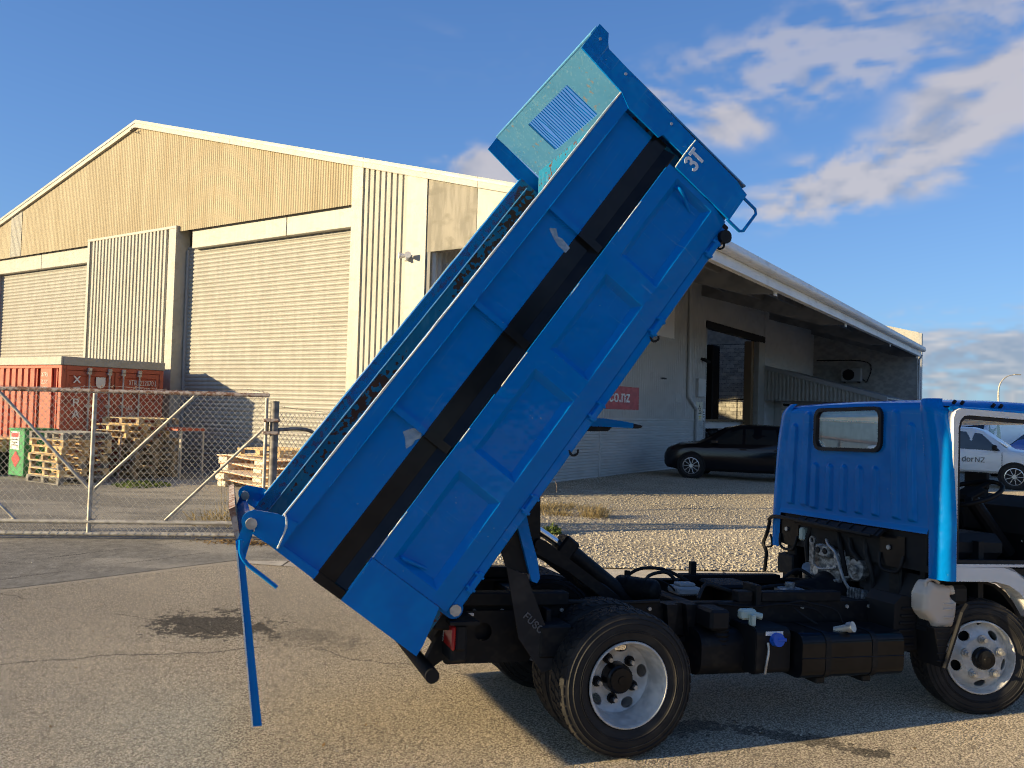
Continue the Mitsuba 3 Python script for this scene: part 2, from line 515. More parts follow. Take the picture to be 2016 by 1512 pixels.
def gravel_col(p, n, uv):
    v1, v2, r = voronoi(p.x * 72, p.y * 72)
    c = mix((0.29, 0.245, 0.175), (0.60, 0.53, 0.405), r)
    c = c * (0.72 + 0.5 * fbm(p.x * 1.3, p.y * 1.3, 4, 4))
    return mix(c, (0.06, 0.05, 0.04), 0.6 * smoothstep(0.4, 0.7, v1))


def gravel_relief(p, n, uv):
    v1, v2, r = voronoi(p.x * 72, p.y * 72)
    return (0.3 + 0.7 * r) * smoothstep(0.7, 0.05, v1) + 0.5 * fbm(p.x * 12, p.y * 12, 0, 2)


def yard_col(p, n, uv):
    c = mix((0.13, 0.12, 0.10), (0.27, 0.25, 0.21), fbm(p.x * 14, p.y * 14, 0, 4))
    big = smoothstep(0.45, 0.6, fbm(p.x * 0.6, p.y * 1.6, 6, 4))
    c = mix(c, (0.36, 0.325, 0.26), 0.55 * big)
    return mix(c * (0.75 + 0.5 * noise(p.x * 70, p.y * 70)), (0.035, 0.03, 0.025), 0.8 * yard_cracks(p))


def channel_col(p, n, uv):
    t = fbm(p.x * 9, p.y * 9, 0, 4)
    c = mix((0.34, 0.30, 0.23), (0.52, 0.47, 0.38), t)
    c = c * (0.85 + 0.3 * noise(p.x * 80, p.y * 80))
    j = dr.abs((p.x / 2.4) - dr.round(p.x / 2.4)) * 2.4 + 0.012 * noise(p.y * 12, 1)
    return mix(c, (0.07, 0.06, 0.05), smoothstep(0.022, 0.012, j))




def sheet_waves(p, n, uv):
    return fbm(p.x * 4.5, p.y * 4.5, p.z * 4.5, 2) + 0.10 * noise(p.x * 40, p.y * 40, p.z * 40)


material('paint_blue', blue_paint, 0.14, spec=0.13, bump=sheet_waves, bump_scale=0.012, eps=0.006)
material('paint_blue_worn', blue_worn, 0.55, spec=0.35)
material('paint_teal_worn', teal_worn, 0.55, spec=0.35)
material('paint_edge', speck((0.50, 0.60, 0.62), (0.72, 0.68, 0.58), 30, .35, .65), 0.6)
material('paint_black', speck((0.006, 0.007, 0.009), (0.012, 0.012, 0.013), 9, .3, .7), 0.16, spec=0.22)
material('black_metal', speck((0.006, 0.007, 0.009), (0.018, 0.016, 0.013), 24, .45, .8), 0.55, spec=0.25)
material('black_plastic', (0.010, 0.010, 0.011), 0.6, spec=0.25)
material('rubber', speck((0.012, 0.012, 0.013), (0.030, 0.027, 0.024), 12, .4, .8), 0.65, spec=0.35)
material('rim_silver', speck((0.46, 0.45, 0.42), (0.64, 0.62, 0.58), 18, .3, .7), 0.45, metallic=0.15)
material('zinc', speck((0.38, 0.38, 0.37), (0.56, 0.55, 0.53), 25, .3, .7), 0.45, metallic=0.7)
material('galvanised', speck((0.40, 0.37, 0.32), (0.60, 0.56, 0.48), 16, .35, .7), 0.55, metallic=0.45)
material('galvanised_rusty', speck((0.20, 0.10, 0.06), (0.42, 0.36, 0.32), 30, .35, .6), 0.65, metallic=0.2)
material('post_grey', speck((0.13, 0.12, 0.115), (0.27, 0.25, 0.23), 14, .35, .7), 0.6, metallic=0.3)
material('chrome', (0.75, 0.76, 0.78), 0.12, metallic=1.0)
material('engine_metal', speck((0.13, 0.13, 0.125), (0.42, 0.41, 0.39), 40, .35, .7), 0.5, metallic=0.5)
material('white_paint', (0.72, 0.71, 0.68), 0.3, clearcoat=0.7)
material('grey_paint', (0.33, 0.33, 0.32), 0.5)
material('cream', stained((0.355, 0.342, 0.30), (0.395, 0.383, 0.34), (0.32, 0.302, 0.255)), 0.6)
material('cream_door', stained((0.275, 0.264, 0.235), (0.315, 0.304, 0.272), (0.26, 0.247, 0.215), 2), 0.5)
material('trim_cream', stained((0.335, 0.325, 0.285), (0.375, 0.362, 0.318), (0.295, 0.275, 0.225), 3), 0.5)
material('gable_tan', gable_tan, 0.6)
material('concrete_stained', stained((0.22, 0.205, 0.17), (0.32, 0.295, 0.245), (0.18, 0.167, 0.132), 2.2), 0.8)
material('clad_grey', stained((0.46, 0.465, 0.44), (0.52, 0.52, 0.495), (0.43, 0.425, 0.40), 2), 0.5)
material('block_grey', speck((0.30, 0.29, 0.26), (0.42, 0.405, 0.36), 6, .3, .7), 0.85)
material('block_pale', speck((0.40, 0.385, 0.34), (0.52, 0.50, 0.44), 6, .3, .7), 0.85)
material('mortar', (0.16, 0.155, 0.14), 0.9)
material('plain_grey', (0.20, 0.20, 0.19), 0.7)  # even grey of the wall cores and the far shed
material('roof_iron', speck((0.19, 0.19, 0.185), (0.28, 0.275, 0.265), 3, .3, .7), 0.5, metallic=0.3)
material('fascia_white', stained((0.62, 0.62, 0.60), (0.70, 0.70, 0.67), (0.55, 0.53, 0.48), 2), 0.5)
material('container_red', container_red, 0.55)
material('primer', speck((0.20, 0.30, 0.40), (0.34, 0.42, 0.48), 40, .3, .7), 0.7)
material('print_white', (0.70, 0.67, 0.60), 0.6)
material('print_silver', (0.62, 0.64, 0.66), 0.45, metallic=0.2)
material('print_grey', (0.10, 0.10, 0.10), 0.6)
material('print_black', (0.015, 0.015, 0.015), 0.6)
material('wood_new', wood((0.50, 0.33, 0.15), (0.72, 0.52, 0.27)), 0.75)
material('wood_old', wood((0.30, 0.215, 0.12), (0.46, 0.34, 0.20)), 0.8)
material('wood_grey', wood((0.17, 0.16, 0.145), (0.30, 0.28, 0.245)), 0.85)
material('wood_white', wood((0.66, 0.585, 0.46), (0.80, 0.73, 0.60)), 0.75)
material('wood_red', wood((0.42, 0.20, 0.09), (0.58, 0.32, 0.16)), 0.75)
material('green_paint', speck((0.02, 0.20, 0.06), (0.035, 0.29, 0.10), 6, .3, .7), 0.5)
material('sign_red', speck((0.42, 0.028, 0.03), (0.52, 0.05, 0.05), 8, .3, .7), 0.45)
material('sign_white', (0.74, 0.73, 0.70), 0.45)
material('sign_cream', (0.70, 0.66, 0.50), 0.5)
material('sign_yellow', (0.62, 0.46, 0.06), 0.5)
material('orange_steel', (0.20, 0.125, 0.06), 0.6)
material('lens_red', (0.40, 0.010, 0.008), 0.15, clearcoat=1.0)
material('lens_clear', (0.55, 0.53, 0.50), 0.12, clearcoat=1.0)
material('cap_blue', (0.01, 0.09, 0.50), 0.35)
scene['jug_plastic'] = {'type': 'twosided', 'bsdf': {'type': 'principled', 'base_color': rgb((0.60, 0.50, 0.40)), 'roughness': 0.4, 'specular': 0.4}}
material('pale_green_plastic', (0.42, 0.50, 0.44), 0.5)
material('car_black', (0.004, 0.005, 0.009), 0.10, spec=0.5)
material('car_white', (0.74, 0.74, 0.73), 0.3, clearcoat=0.9)
material('car_silver', (0.42, 0.44, 0.47), 0.3, metallic=0.5, clearcoat=0.8)
material('car_blue', (0.02, 0.08, 0.35), 0.3, clearcoat=0.9)
material('alloy', (0.62, 0.62, 0.63), 0.25, metallic=0.8)
material('glass_dark', (0.010, 0.014, 0.016), 0.05, spec=0.7, clearcoat=1.0, coat_gloss=1.0)
scene['glass'] = {'type': 'thindielectric', 'int_ior': 1.5}
material('road_asphalt', asphalt, 0.85, spec=0.25, bump=asphalt_relief, bump_scale=0.0042, eps=0.0012)
material('gravel', gravel_col, 0.9, spec=0.2, bump=gravel_relief, bump_scale=0.0085, eps=0.002)
material('stone_a', (0.47, 0.42, 0.33), 0.85)
material('stone_b', (0.33, 0.30, 0.245), 0.85)
material('yard_asphalt', yard_col, 0.9, spec=0.2)
material('channel_concrete', channel_col, 0.85)
material('far_ground', (0.13, 0.125, 0.10), 0.9)
for nm, c in (('leaf_green', (0.13, 0.17, 0.05)), ('leaf_dry', (0.42, 0.33, 0.17)), ('leaf_brown', (0.33, 0.21, 0.09)), ('leaf_tree', (0.045, 0.075, 0.022))):
    scene[nm] = {'type': 'principledthin', 'base_color': rgb(c), 'roughness': 0.6, 'diff_trans': 0.6}

# ------------------------------------------------------------------ frames of the place
AZ = math.radians(33.7)
RB = V3(math.sin(AZ), math.cos(AZ), 0)          # into the warehouse, along its side wall
AB = V3(RB[1], -RB[0], 0)                       # along its front, to the right
CORNER = V3(-1.623, 16.123, 0)
BLD = frame(CORNER, AB, RB, (0, 0, 1))
SIDE = BLD @ frame((0, 0, 0), (0, 1, 0), (-1, 0, 0), (0, 0, 1))     # local x along the side wall, -y outwards
TS = 1.027
_yw, _pt, _rl = np.radians([18.5, -2.2, -1.8])
TF = V3(math.cos(_yw) * math.cos(_pt), math.sin(_yw) * math.cos(_pt), math.sin(_pt))
TL = V3(-math.sin(_yw) * math.cos(_rl), math.cos(_yw) * math.cos(_rl), math.sin(_rl))
TL = TL - TF * (TL @ TF)
TL /= np.linalg.norm(TL)
TU = np.cross(TF, TL)
TRUCK = frame(V3(0.3625, 4.994, -0.0606), TF, TL, TU, TS)
TIP = math.radians(55.3)
TRAY = TRUCK @ frame((-0.923, 0, 0.785), (math.cos(TIP), 0, math.sin(TIP)), (0, 1, 0), (-math.sin(TIP), 0, math.cos(TIP)))
GATE = frame(V3(-6.18, 10.2, 0), (0.993, 0.1185, 0), (-0.1185, 0.993, 0), (0, 0, 1))


def road_z(x, y):
    """The road dips a little under the far wheels of the truck and by the channel."""
    yt = (x - 0.3625) * TL[0] + (y - 4.994) * TL[1]
    return -0.042 * np.exp(-((yt - 1.2) / 1.0) ** 2)


def sheet(xs, ys, zf):
    X, Y = np.meshgrid(xs, ys)
    n, m = X.shape
    v = np.stack([X, Y, zf(X, Y)], -1).reshape(-1, 3)
    i = (np.arange(n - 1)[:, None] * m + np.arange(m - 1)).ravel()
    return trimesh.Trimesh(v, np.vstack([np.stack([i, i + 1, i + m + 1], 1), np.stack([i, i + m + 1, i + m], 1)]), process=False)


def flat(poly, z, name, mat):
    m = trimesh.creation.triangulate_polygon(Polygon(poly), engine='earcut')
    v = np.column_stack([m[0], np.full(len(m[0]), z)])
    f = np.asarray(m[1])
    if np.cross(v[f[0, 1]] - v[f[0, 0]], v[f[0, 2]] - v[f[0, 0]])[2] < 0:
        f = f[:, ::-1]
    obj(name, trimesh.Trimesh(v, f, process=False), mat, kind='structure')


flat([(-700, -500), (700, -500), (700, 900), (-700, 900)], -0.09, 'ground', 'far_ground')
xs = np.concatenate([[-90, -60, -40, -25, -15], np.arange(-10, 12.01, 0.2), [16, 25, 40, 60, 90]])
ys = np.concatenate([[-60, -30, -15, -8, -4], np.arange(-1, 10.01, 0.2), [10.6]])
obj('road', sheet(xs, ys, road_z), 'road_asphalt', kind='structure', smooth=True)
flat([(-90, 5.4), (-6.3, 6.3), (-4.45, 7.62), (-3.95, 8.15), (-3.45, 8.72), (-2.95, 9.24), (-0.55, 9.32), (0.25, 13.0), (0.72, 17.5), (-8, 34), (-90, 60)], 0.004, 'yard', 'yard_asphalt')


def strip(path, w0, w1, z):
    p = smooth_path(path, 6)
    t = np.gradient(p, axis=0)
    t /= np.linalg.norm(t, axis=1, keepdims=True)
    nn = np.stack([-t[:, 1], t[:, 0]], 1)
    w = np.interp(np.linspace(0, 1, len(p)), np.linspace(0, 1, len(w0)), w0)
    v = np.concatenate([p - nn * w[:, None], p + nn * w[:, None]])
    k = len(p)
    i = np.arange(k - 1)
    v = np.column_stack([v, np.full(2 * k, z)])
    return trimesh.Trimesh(v, np.vstack([np.stack([i, i + 1, k + i + 1], 1), np.stack([i, k + i + 1, k + i], 1)]), process=False)


obj('channel', strip([(-2.9, 9.12), (-2.2, 9.08), (-1, 9.03), (1.35, 8.98), (3, 9.04), (8, 9.4), (22, 10.8)],
                     [0.06, 0.20, 0.28, 0.31, 0.31, 0.31], None, 0.008), 'channel_concrete', kind='structure')


def gravel_z(x, y):
    return 0.012 + 0.035 * np.clip((y - 9.3) / 2, 0, 1) * (meshkit.noise(np.stack([x * 0.9, y * 0.9, x * 0], -1), 5) - 0.25)


_gx, _gy = np.meshgrid(np.linspace(0, 1, 90), np.linspace(0, 1, 100))
_gX = np.interp(_gy, [0, 0.5, 1], [-0.55, 0.50, 0.4]) * (1 - _gx ** 1.5) + 60 * _gx ** 1.5
_gY = (9.30 + 0.028 * np.maximum(_gX, 0)) * (1 - _gy ** 1.4) + 70 * _gy ** 1.4
_k = _gX.shape[1]
_i = (np.arange(99)[:, None] * _k + np.arange(89)).ravel()
obj('gravel_yard', trimesh.Trimesh(np.stack([_gX, _gY, gravel_z(_gX, _gY)], -1).reshape(-1, 3), np.vstack([np.stack([_i, _i + 1, _i + _k + 1], 1), np.stack([_i, _i + _k + 1, _i + _k], 1)]), process=False),
    'gravel', kind='structure', smooth=True)

# loose stones on the gravel: nobody could count them
ico = trimesh.creation.icosphere(subdivisions=0)


def scatter_stones(n, fx, mat, name, smin, smax, label):
    P = fx(n)
    s = smin + (smax - smin) * rng.random(len(P)) ** 2.5
    base = np.asarray(ico.vertices)
    k = len(base)
    sc = (0.65 + 0.7 * rng.random((len(P), 1, 3)))
    jit = 1 + 0.30 * (rng.random((len(P), k, 1)) - .5)
    a = rng.random(len(P)) * 6.28
    v = base[None] * sc * jit * s[:, None, None]
    v[..., 2] *= 0.75
    c, sn = np.cos(a)[:, None], np.sin(a)[:, None]
    v = np.stack([v[..., 0] * c - v[..., 1] * sn, v[..., 0] * sn + v[..., 1] * c, v[..., 2]], -1)
    v = v + P[:, None, :]
    f = np.asarray(ico.faces)[None] + (np.arange(len(P)) * k)[:, None, None]
    obj(name, trimesh.Trimesh(v.reshape(-1, 3), f.reshape(-1, 3), process=False), mat, label=label, cat='stones', kind='stuff')


def on_gravel(n):
    d = 9.35 + 9 * rng.random(n) ** 1.6
    x = -0.4 + 10.5 * rng.random(n)
    d = np.where(d < 9.3 + 0.028 * x, d + .4, d)
    x = np.where(x < (d - 9.3) * 0.14 - .5, x + 1.5, x)
    return np.stack([x, d, gravel_z(x, d) + 0.004], 1)


scatter_stones(26000, on_gravel, 'stone_a', 'gravel_stones', 0.006, 0.019, 'pale crushed stones loose on the sunlit gravel yard')
scatter_stones(9000, on_gravel, 'stone_b', 'gravel_stones', 0.006, 0.022, 'darker crushed stones mixed into the gravel yard')


def on_road(n):
    x = -5 + 9 * rng.random(n)
    y = 3.6 + 5.2 * rng.random(n)
    return np.stack([x, y, road_z(x, y) + 0.002], 1)


scatter_stones(700, on_road, 'stone_a', 'road_grit', 0.003, 0.010, 'small loose chips scattered on the road')

# ------------------------------------------------------------------ the warehouse
W = thing('warehouse', 'long pale warehouse with corrugated tan gable, roller doors and a deep side awning', 'warehouse')
RIDGE_A, RIDGE_Z, PITCHR = -10.11, 9.03, 0.267


def roofline(a):
    return RIDGE_Z - PITCHR * abs(a - RIDGE_A)


AL = -25.0                                       # far left end of the front
# gable sheets in three laps
for z0, z1, dy in ((5.93, 7.28, -0.008), (7.26, 8.45, -0.004), (8.43, 9.1, 0.0)):
    hit = [a for a in np.arange(AL, -2.16, 0.02) if roofline(a) - 0.1 > z0]
    if hit:
        obj('gable_sheet', corr_v(hit[0], hit[-1], 0.076, 0.015, lambda x, z1=z1: max(min(z1, roofline(x) - 0.1), z0), z0), 'gable_tan', W, BLD @ move(0, dy, 0), smooth=True)
obj('patch_sheet', corr_v(-16.55, -15.92, 0.076, 0.019, 7.28, 5.94), 'trim_cream', W, BLD @ move(0, -0.016, 0), smooth=True, label='pale replacement sheet in the tan gable')


def slope_board(a0, a1, up, down, b0, b1):
    return MB().prism([(a0, roofline(a0) - down), (a1, roofline(a1) - down), (a1, roofline(a1) + up), (a0, roofline(a0) + up)], b1 - b0, 'xz', b0)


for a0, a1 in ((AL, -18.4), (-18.39, RIDGE_A), (RIDGE_A + .004, -6.2), (-6.19, -1.85), (-1.84, 1.1), (1.11, 4.84)):
    obj('barge_flashing', slope_board(a0, a1, 0.03, 0.17, -0.085, 0.02), 'trim_cream', W, BLD)
obj('ridge_bird_spike', MB().tube([(-10.3, -.1, 8.80), (-10.2, -.16, 8.76), (-10.05, -.14, 8.82)], .012).tube([(-10.2, -.12, 8.83), (-10.1, -.17, 8.72)], .01), 'black_metal', W, BLD)
# roof slabs, with unseen clear sheets added to brighten the doorway interior
cl = [(-18.2, -16.6, 9.5, 12.5), (-18.8, -17.6, 15.0, 17.5), (-15.6, -14.2, 6.0, 8.6), (-20.5, -19.2, 11.5, 14.5), (-6, -4.8, 20, 24), (-3.4, -2.2, 20.0, 28.5), (-5.9, -4.7, 25.0, 28.6), (-8.2, -7.0, 18.0, 28.0), (-1.6, -.5, 17, 27)]
for a0, a1, nm in ((AL, RIDGE_A, 'roof'), (RIDGE_A, 4.86, 'roof')):
    P = sbox(a0, -0.1, a1, 29.45)
    holes = [c for c in cl if a0 < c[0] and c[1] < a1]
    for c in holes:
        P = P.difference(sbox(c[0], c[2], c[1], c[3]))
    r = trimesh.creation.extrude_polygon(P, 0.05)
    v = r.vertices.copy()
    v[:, 2] += np.array([roofline(x) for x in v[:, 0]]) - 0.055
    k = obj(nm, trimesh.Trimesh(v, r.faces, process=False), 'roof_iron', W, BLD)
    for c in holes:
        q = [(c[0], c[2], roofline(c[0]) - .02), (c[1], c[2], roofline(c[1]) - .02), (c[1], c[3], roofline(c[1]) - .02), (c[0], c[3], roofline(c[0]) - .02)]
        obj('skylight', MB().quad(*q), 'glass', k, BLD)
# lintel beams and roller doors
for a0, a1 in ((-7.72, -4.31), (-4.295, -2.13), (-14.9, -12.1), (-17.6, -14.915), (AL, -21.6)):
    obj('lintel_panel', MB().cbox(a0, a1, 0.085, 0.30, 5.49, 5.99, .01), 'trim_cream', W, BLD)
for a0, a1 in ((-8.115, -2.10), (-17.7, -12.05)):
    d = obj('roller_door', corr_h(a0, a1, 0.05, 5.60, 0.1, 0.024, slat=True), 'cream_door', W, BLD @ move(0, 0.27, 0), smooth=True)
    obj('bottom_rail', MB().cbox(a0 + .03, a1 - .03, 0.225, 0.265, 0.0, 0.09, .01), 'grey_paint', d, BLD)
    for g in (a0 + .02, a1 - .08):
        obj('door_guide', MB().cbox(g, g + .06, 0.20, 0.31, 0.0, 5.5, .006), 'grey_paint', d, BLD)
obj('door_drum_box', MB().box(-7.8, -2.1, 0.29, 0.9, 5.40, 5.95).box(-17.7, -12.05, 0.29, 0.9, 5.40, 5.95), 'cream_door', W, BLD)
# ribbed bays
for a0, a1 in ((-12.12, -8.12), (-21.7, -17.7)):
    b = obj('bay_cladding', corr_v(a0 + .10, a1 - .27, 0.155, 0.032, 6.0, 0.0, 'trap'), 'cream', W, BLD @ move(0, -0.06, 0))
    obj('corner_trim', MB().cbox(a1 - .30, a1, -0.095, 0.31, 0.0, 6.0, .006), 'trim_cream', b, BLD)
    obj('edge_trim', MB().cbox(a0, a0 + .12, -0.095, 0.31, 0.0, 6.0, .006), 'trim_cream', b, BLD)
    obj('cap_trim', MB().cbox(a0 - .004, a1 + .004, -0.100, 0.02, 6.0, 6.07, .006), 'trim_cream', b, BLD)
    obj('bay_core', MB().box(a0 + .05, a1 - .05, -0.03, 0.30, 0.0, 5.98), 'plain_grey', b, BLD)
b = obj('bay_cladding', corr_v(-1.86, -0.62, 0.155, 0.032, lambda x: roofline(x) - .1, 0.0, 'trap'), 'cream', W, BLD @ move(0, -0.015, 0))
obj('edge_trim', MB().prism([(-2.16, 0), (-1.86, 0), (-1.86, roofline(-1.86) - .1), (-2.16, roofline(-2.16) - .1)], .35, 'xz', -.055), 'trim_cream', b, BLD)
obj('corner_trim', MB().prism([(-.64, 0), (-.13, 0), (-.13, roofline(-.13) - .1), (-.64, roofline(-.64) - .1)], .30, 'xz', -.055), 'trim_cream', b, BLD)
obj('bay_core', MB().prism([(-1.9, 0), (-.6, 0), (-.6, roofline(-.6) - .15), (-1.9, roofline(-1.9) - .15)], .25, 'xz', 0.0), 'plain_grey', b, BLD)
# concrete panels above the open awning end
obj('end_panel', MB().prism([(-.126, 4.76), (1.07, 4.76), (1.07, roofline(1.07) - .1), (-.126, roofline(-.126) - .1)], .16, 'xz', -.030), 'concrete_stained', W, BLD, label='weathered grey concrete panel under the roof edge')
obj('end_panel', MB().prism([(1.078, 4.76), (4.83, 4.76), (4.83, roofline(4.83) - .1), (1.078, roofline(1.078) - .1)], .16, 'xz', -.026), 'trim_cream', W, BLD)
# pipework tucked under the panel, and the twin lamp on the bay
obj('overflow_pipe', MB().tube(smooth_path([(1.6, .34, 4.52), (.40, .34, 4.52), (.22, .34, 4.50), (.14, .34, 4.40), (.14, .34, 4.2), (.14, .34, 0)], 5), .055, 12)
    .cyl((.14, .34, 4.25), (.14, .34, 4.32), .07).cyl((.14, .34, 3.2), (.14, .34, 3.27), .07), 'grey_paint', W, BLD, smooth=40)
s = thing('security_light', 'small white twin security lamp on the ribbed wall bay', 'wall light')
obj('base', MB().cbox(-.56, -.50, -.13, -.055, 4.66, 4.74, .01), 'white_paint', s, BLD)
for q in (-1, 1):
    obj('lamp_head', MB().cyl((-.53 + q * .04, -.14, 4.70), (-.53 + q * .12, -.24, 4.70), .035, 12, .065), 'white_paint', s, BLD, smooth=40)
obj('sensor', MB().cyl((-.53, -.12, 4.66), (-.53, -.16, 4.60), .03, 10), 'white_paint', s, BLD, smooth=40)

# side wall under the awning
zr = lambda x: 6.25
up = obj('side_cladding', corr_v(0.0, 14.70, 0.15, 0.042, zr, 1.56, 'rib'), 'clad_grey', W, SIDE)
obj('side_cladding', corr_v(14.70, 21.25, 0.15, 0.042, zr, 4.95, 'rib'), 'clad_grey', W, SIDE)
obj('side_cladding', corr_v(21.25, 29.2, 0.15, 0.042, zr, 0.0, 'rib'), 'clad_grey', W, SIDE)
lo = obj('lower_cladding', corr_h(0.0, 7.12, -0.05, 1.53, 0.076, 0.024), 'clad_grey', W, SIDE @ move(0, -.01, 0), smooth=True)
obj('lower_cladding', corr_h(7.19, 14.70, -0.05, 1.53, 0.076, 0.024), 'clad_grey', W, SIDE @ move(0, -.01, 0), smooth=True)
obj('cladding_joint', MB().cbox(7.11, 7.20, -.045, 0.0, -.05, 1.53, .008), 'clad_grey', W, SIDE)
obj('cladding_rail', MB().cbox(0.0, 14.70, -.05, 0.02, 1.525, 1.575, .008), 'clad_grey', W, SIDE)
obj('wall_core', MB().box(-.02, 14.70, 0.03, 0.20, -.05, 6.25).box(14.70, 21.25, .03, .2, 4.95, 6.25).box(21.25, 29.2, .03, .2, -.05, 6.25).box(14.70, 21.25, .03, .2, -.05, 1.1), 'plain_grey', W, SIDE)
obj('downpipe', MB().tube(smooth_path([(13.07, -.10, 6.0), (13.07, -.10, 4), (13.10, -.10, 2.45), (13.2, -.10, 2.25), (13.75, -.10, 1.95), (13.84, -.10, 1.75), (13.84, -.10, .9), (13.84, -.10, 0)], 5), .06, 12)
    .box(13.0, 13.15, -.17, -.02, 4.2, 4.23).box(13.0, 13.15, -.17, -.02, 2.9, 2.93), 'clad_grey', W, SIDE, smooth=40)
for x0, x1, z0, z1 in ((12.13, 12.62, 2.11, 2.40), (13.34, 13.80, 2.10, 2.39)):
    v = obj('wall_vent', MB().box(x0, x1, -.03, -.022, z0, z1), 'clad_grey', W, SIDE)
    for i in range(6):
        obj('louvre', MB().cbox(x0 + .02, x1 - .02, -.055, -.03, z0 + .02 + i * .045, z0 + .045 + i * .045, .004), 'clad_grey', v, SIDE)
obj('meter_box', MB().cbox(13.86, 14.52, -.14, -.02, 2.33, 2.94, .012), 'clad_grey', W, SIDE)
# doorway
dw = obj('doorway', MB().cbox(14.68, 21.3, -.07, .12, 4.70, 4.96, .01), 'black_metal', W, SIDE, label='tall loading doorway with dark steel frame')
obj('door_post', MB().cbox(20.45, 21.24, -.09, .25, -.05, 4.70, .01), 'trim_cream', dw, SIDE)
obj('door_post', MB().cbox(14.68, 14.80, -.05, .25, -.05, 4.70, .01), 'grey_paint', dw, SIDE)
obj('door_rail', MB().cbox(14.82, 20.44, .30, .36, 1.50, 1.58, .01), 'orange_steel', dw, SIDE)
obj('inner_post', MB().cbox(20.1, 20.4, .10, .40, 1.1, 4.7, .01), 'orange_steel', dw, SIDE)
obj('dock_edge', MB().cbox(14.82, 20.44, -.12, .3, .85, 1.12, .02), 'black_metal', dw, SIDE)
obj('dock_board', MB().cbox(14.82, 20.44, .5, .55, 1.24, 1.50, .01), 'white_paint', dw, SIDE)
r = MB()
for i in range(16):
    r.tm(trimesh.creation.icosphere(subdivisions=1, radius=.10), move(15.0 + i * .34, -.16, 1.13))
obj('dock_buffers', r, 'rubber', dw, SIDE, smooth=True)
obj('dock_lever', MB().cbox(15.2, 15.5, -.35, -.15, .75, 1.0, .02).cbox(15.3, 15.36, -.25, -.2, .3, .8, .01), 'sign_red', dw, SIDE)
# inside: floor, far walls, concrete blocks
obj('inner_floor', MB().box(AL + .2, -.2, .35, 29.2, 0.9, 1.05), 'block_grey', W, BLD)
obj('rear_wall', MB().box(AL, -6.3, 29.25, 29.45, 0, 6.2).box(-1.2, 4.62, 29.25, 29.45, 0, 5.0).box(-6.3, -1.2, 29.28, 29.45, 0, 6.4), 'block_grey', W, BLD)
obj('left_wall', MB().box(AL, AL + .15, 0, 29.25, 0, 5.0), 'clad_grey', W, BLD)
obj('rear_gable', MB().prism([(AL, 4.9), (4.6, 4.9), (RIDGE_A, 8.9)], .12, 'xz', 29.3), 'clad_grey', W, BLD)
bw = obj('block_wall', MB().box(-6.3, -1.2, 29.22, 29.28, .9, 5.4), 'mortar', W, BLD)
blk = mikit.ply(MB().cbox(-.192, .192, -.02, .02, -.092, .092, .008).mesh(), 'block_grey')
for j in range(22):
    for i in range(13):
        x = -6.1 + i * .4 + (.2 if j % 2 else 0)
        copy_of(blk, 'block', bw, BLD @ move(x, 29.21 + .006 * rng.random(), 1.05 + j * .2), 'block_pale' if rng.random() < .35 else 'block_grey')
obj('inner_rack', MB().cbox(-1.95, -1.5, 19.6, 20.4, 1.05, 4.55, .02), 'black_metal', W, BLD)
obj('inner_rail', MB().tube([(-5.8, 28.9, 2.55), (-1.4, 28.9, 2.55)], .035).tube([(-3.6, 28.9, 2.55), (-3.6, 28.9, 1.05)], .03), 'black_metal', W, BLD)
# awning: rafters, purlins, fascia, gutter
for b0 in (0.3, 6.87, 14.26, 21.96, 28.7):
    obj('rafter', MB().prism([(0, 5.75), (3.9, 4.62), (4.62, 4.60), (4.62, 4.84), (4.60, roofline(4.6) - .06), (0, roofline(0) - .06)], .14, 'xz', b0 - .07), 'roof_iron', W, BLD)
    obj('rafter_end', MB().cbox(4.625, 4.66, b0 - .11, b0 + .11, 4.54, 4.86, .006), 'fascia_white', W, BLD)
for a in (.9, 2.1, 3.3, 4.3):
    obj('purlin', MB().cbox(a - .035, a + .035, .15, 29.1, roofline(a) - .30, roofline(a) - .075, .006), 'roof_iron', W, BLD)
obj('awning_fascia', MB().cbox(4.66, 4.80, .14, 28.9, 4.62, 4.84, .008), 'fascia_white', W, BLD)
g = [(4.80, 4.84), (4.93, 4.84)] + arc(4.90, 4.93, .09, -40, 30, 5) + [(4.97, 5.04), (4.80, 5.04)]
gm = MB()
tri = trimesh.creation.extrude_polygon(Polygon(g), 28.9)
gm.add(np.stack([tri.vertices[:, 0], tri.vertices[:, 2] + .14, tri.vertices[:, 1]], 1), tri.faces[:, ::-1])
obj('gutter', gm, 'fascia_white', W, BLD)
obj('gutter_downpipe', MB().tube([(4.82, 29.05, 4.7), (4.70, 29.15, 4.5), (4.70, 29.15, 0)], .05, 10), 'fascia_white', W, BLD, smooth=40)
obj('awning_end_wall', MB().box(0, 4.62, 29.18, 29.3, 0, 5.0).prism([(0, 4.98), (4.62, 4.98), (4.62, 5.02), (0, 6.1)], .12, 'xz', 29.18), 'block_grey', W, BLD)
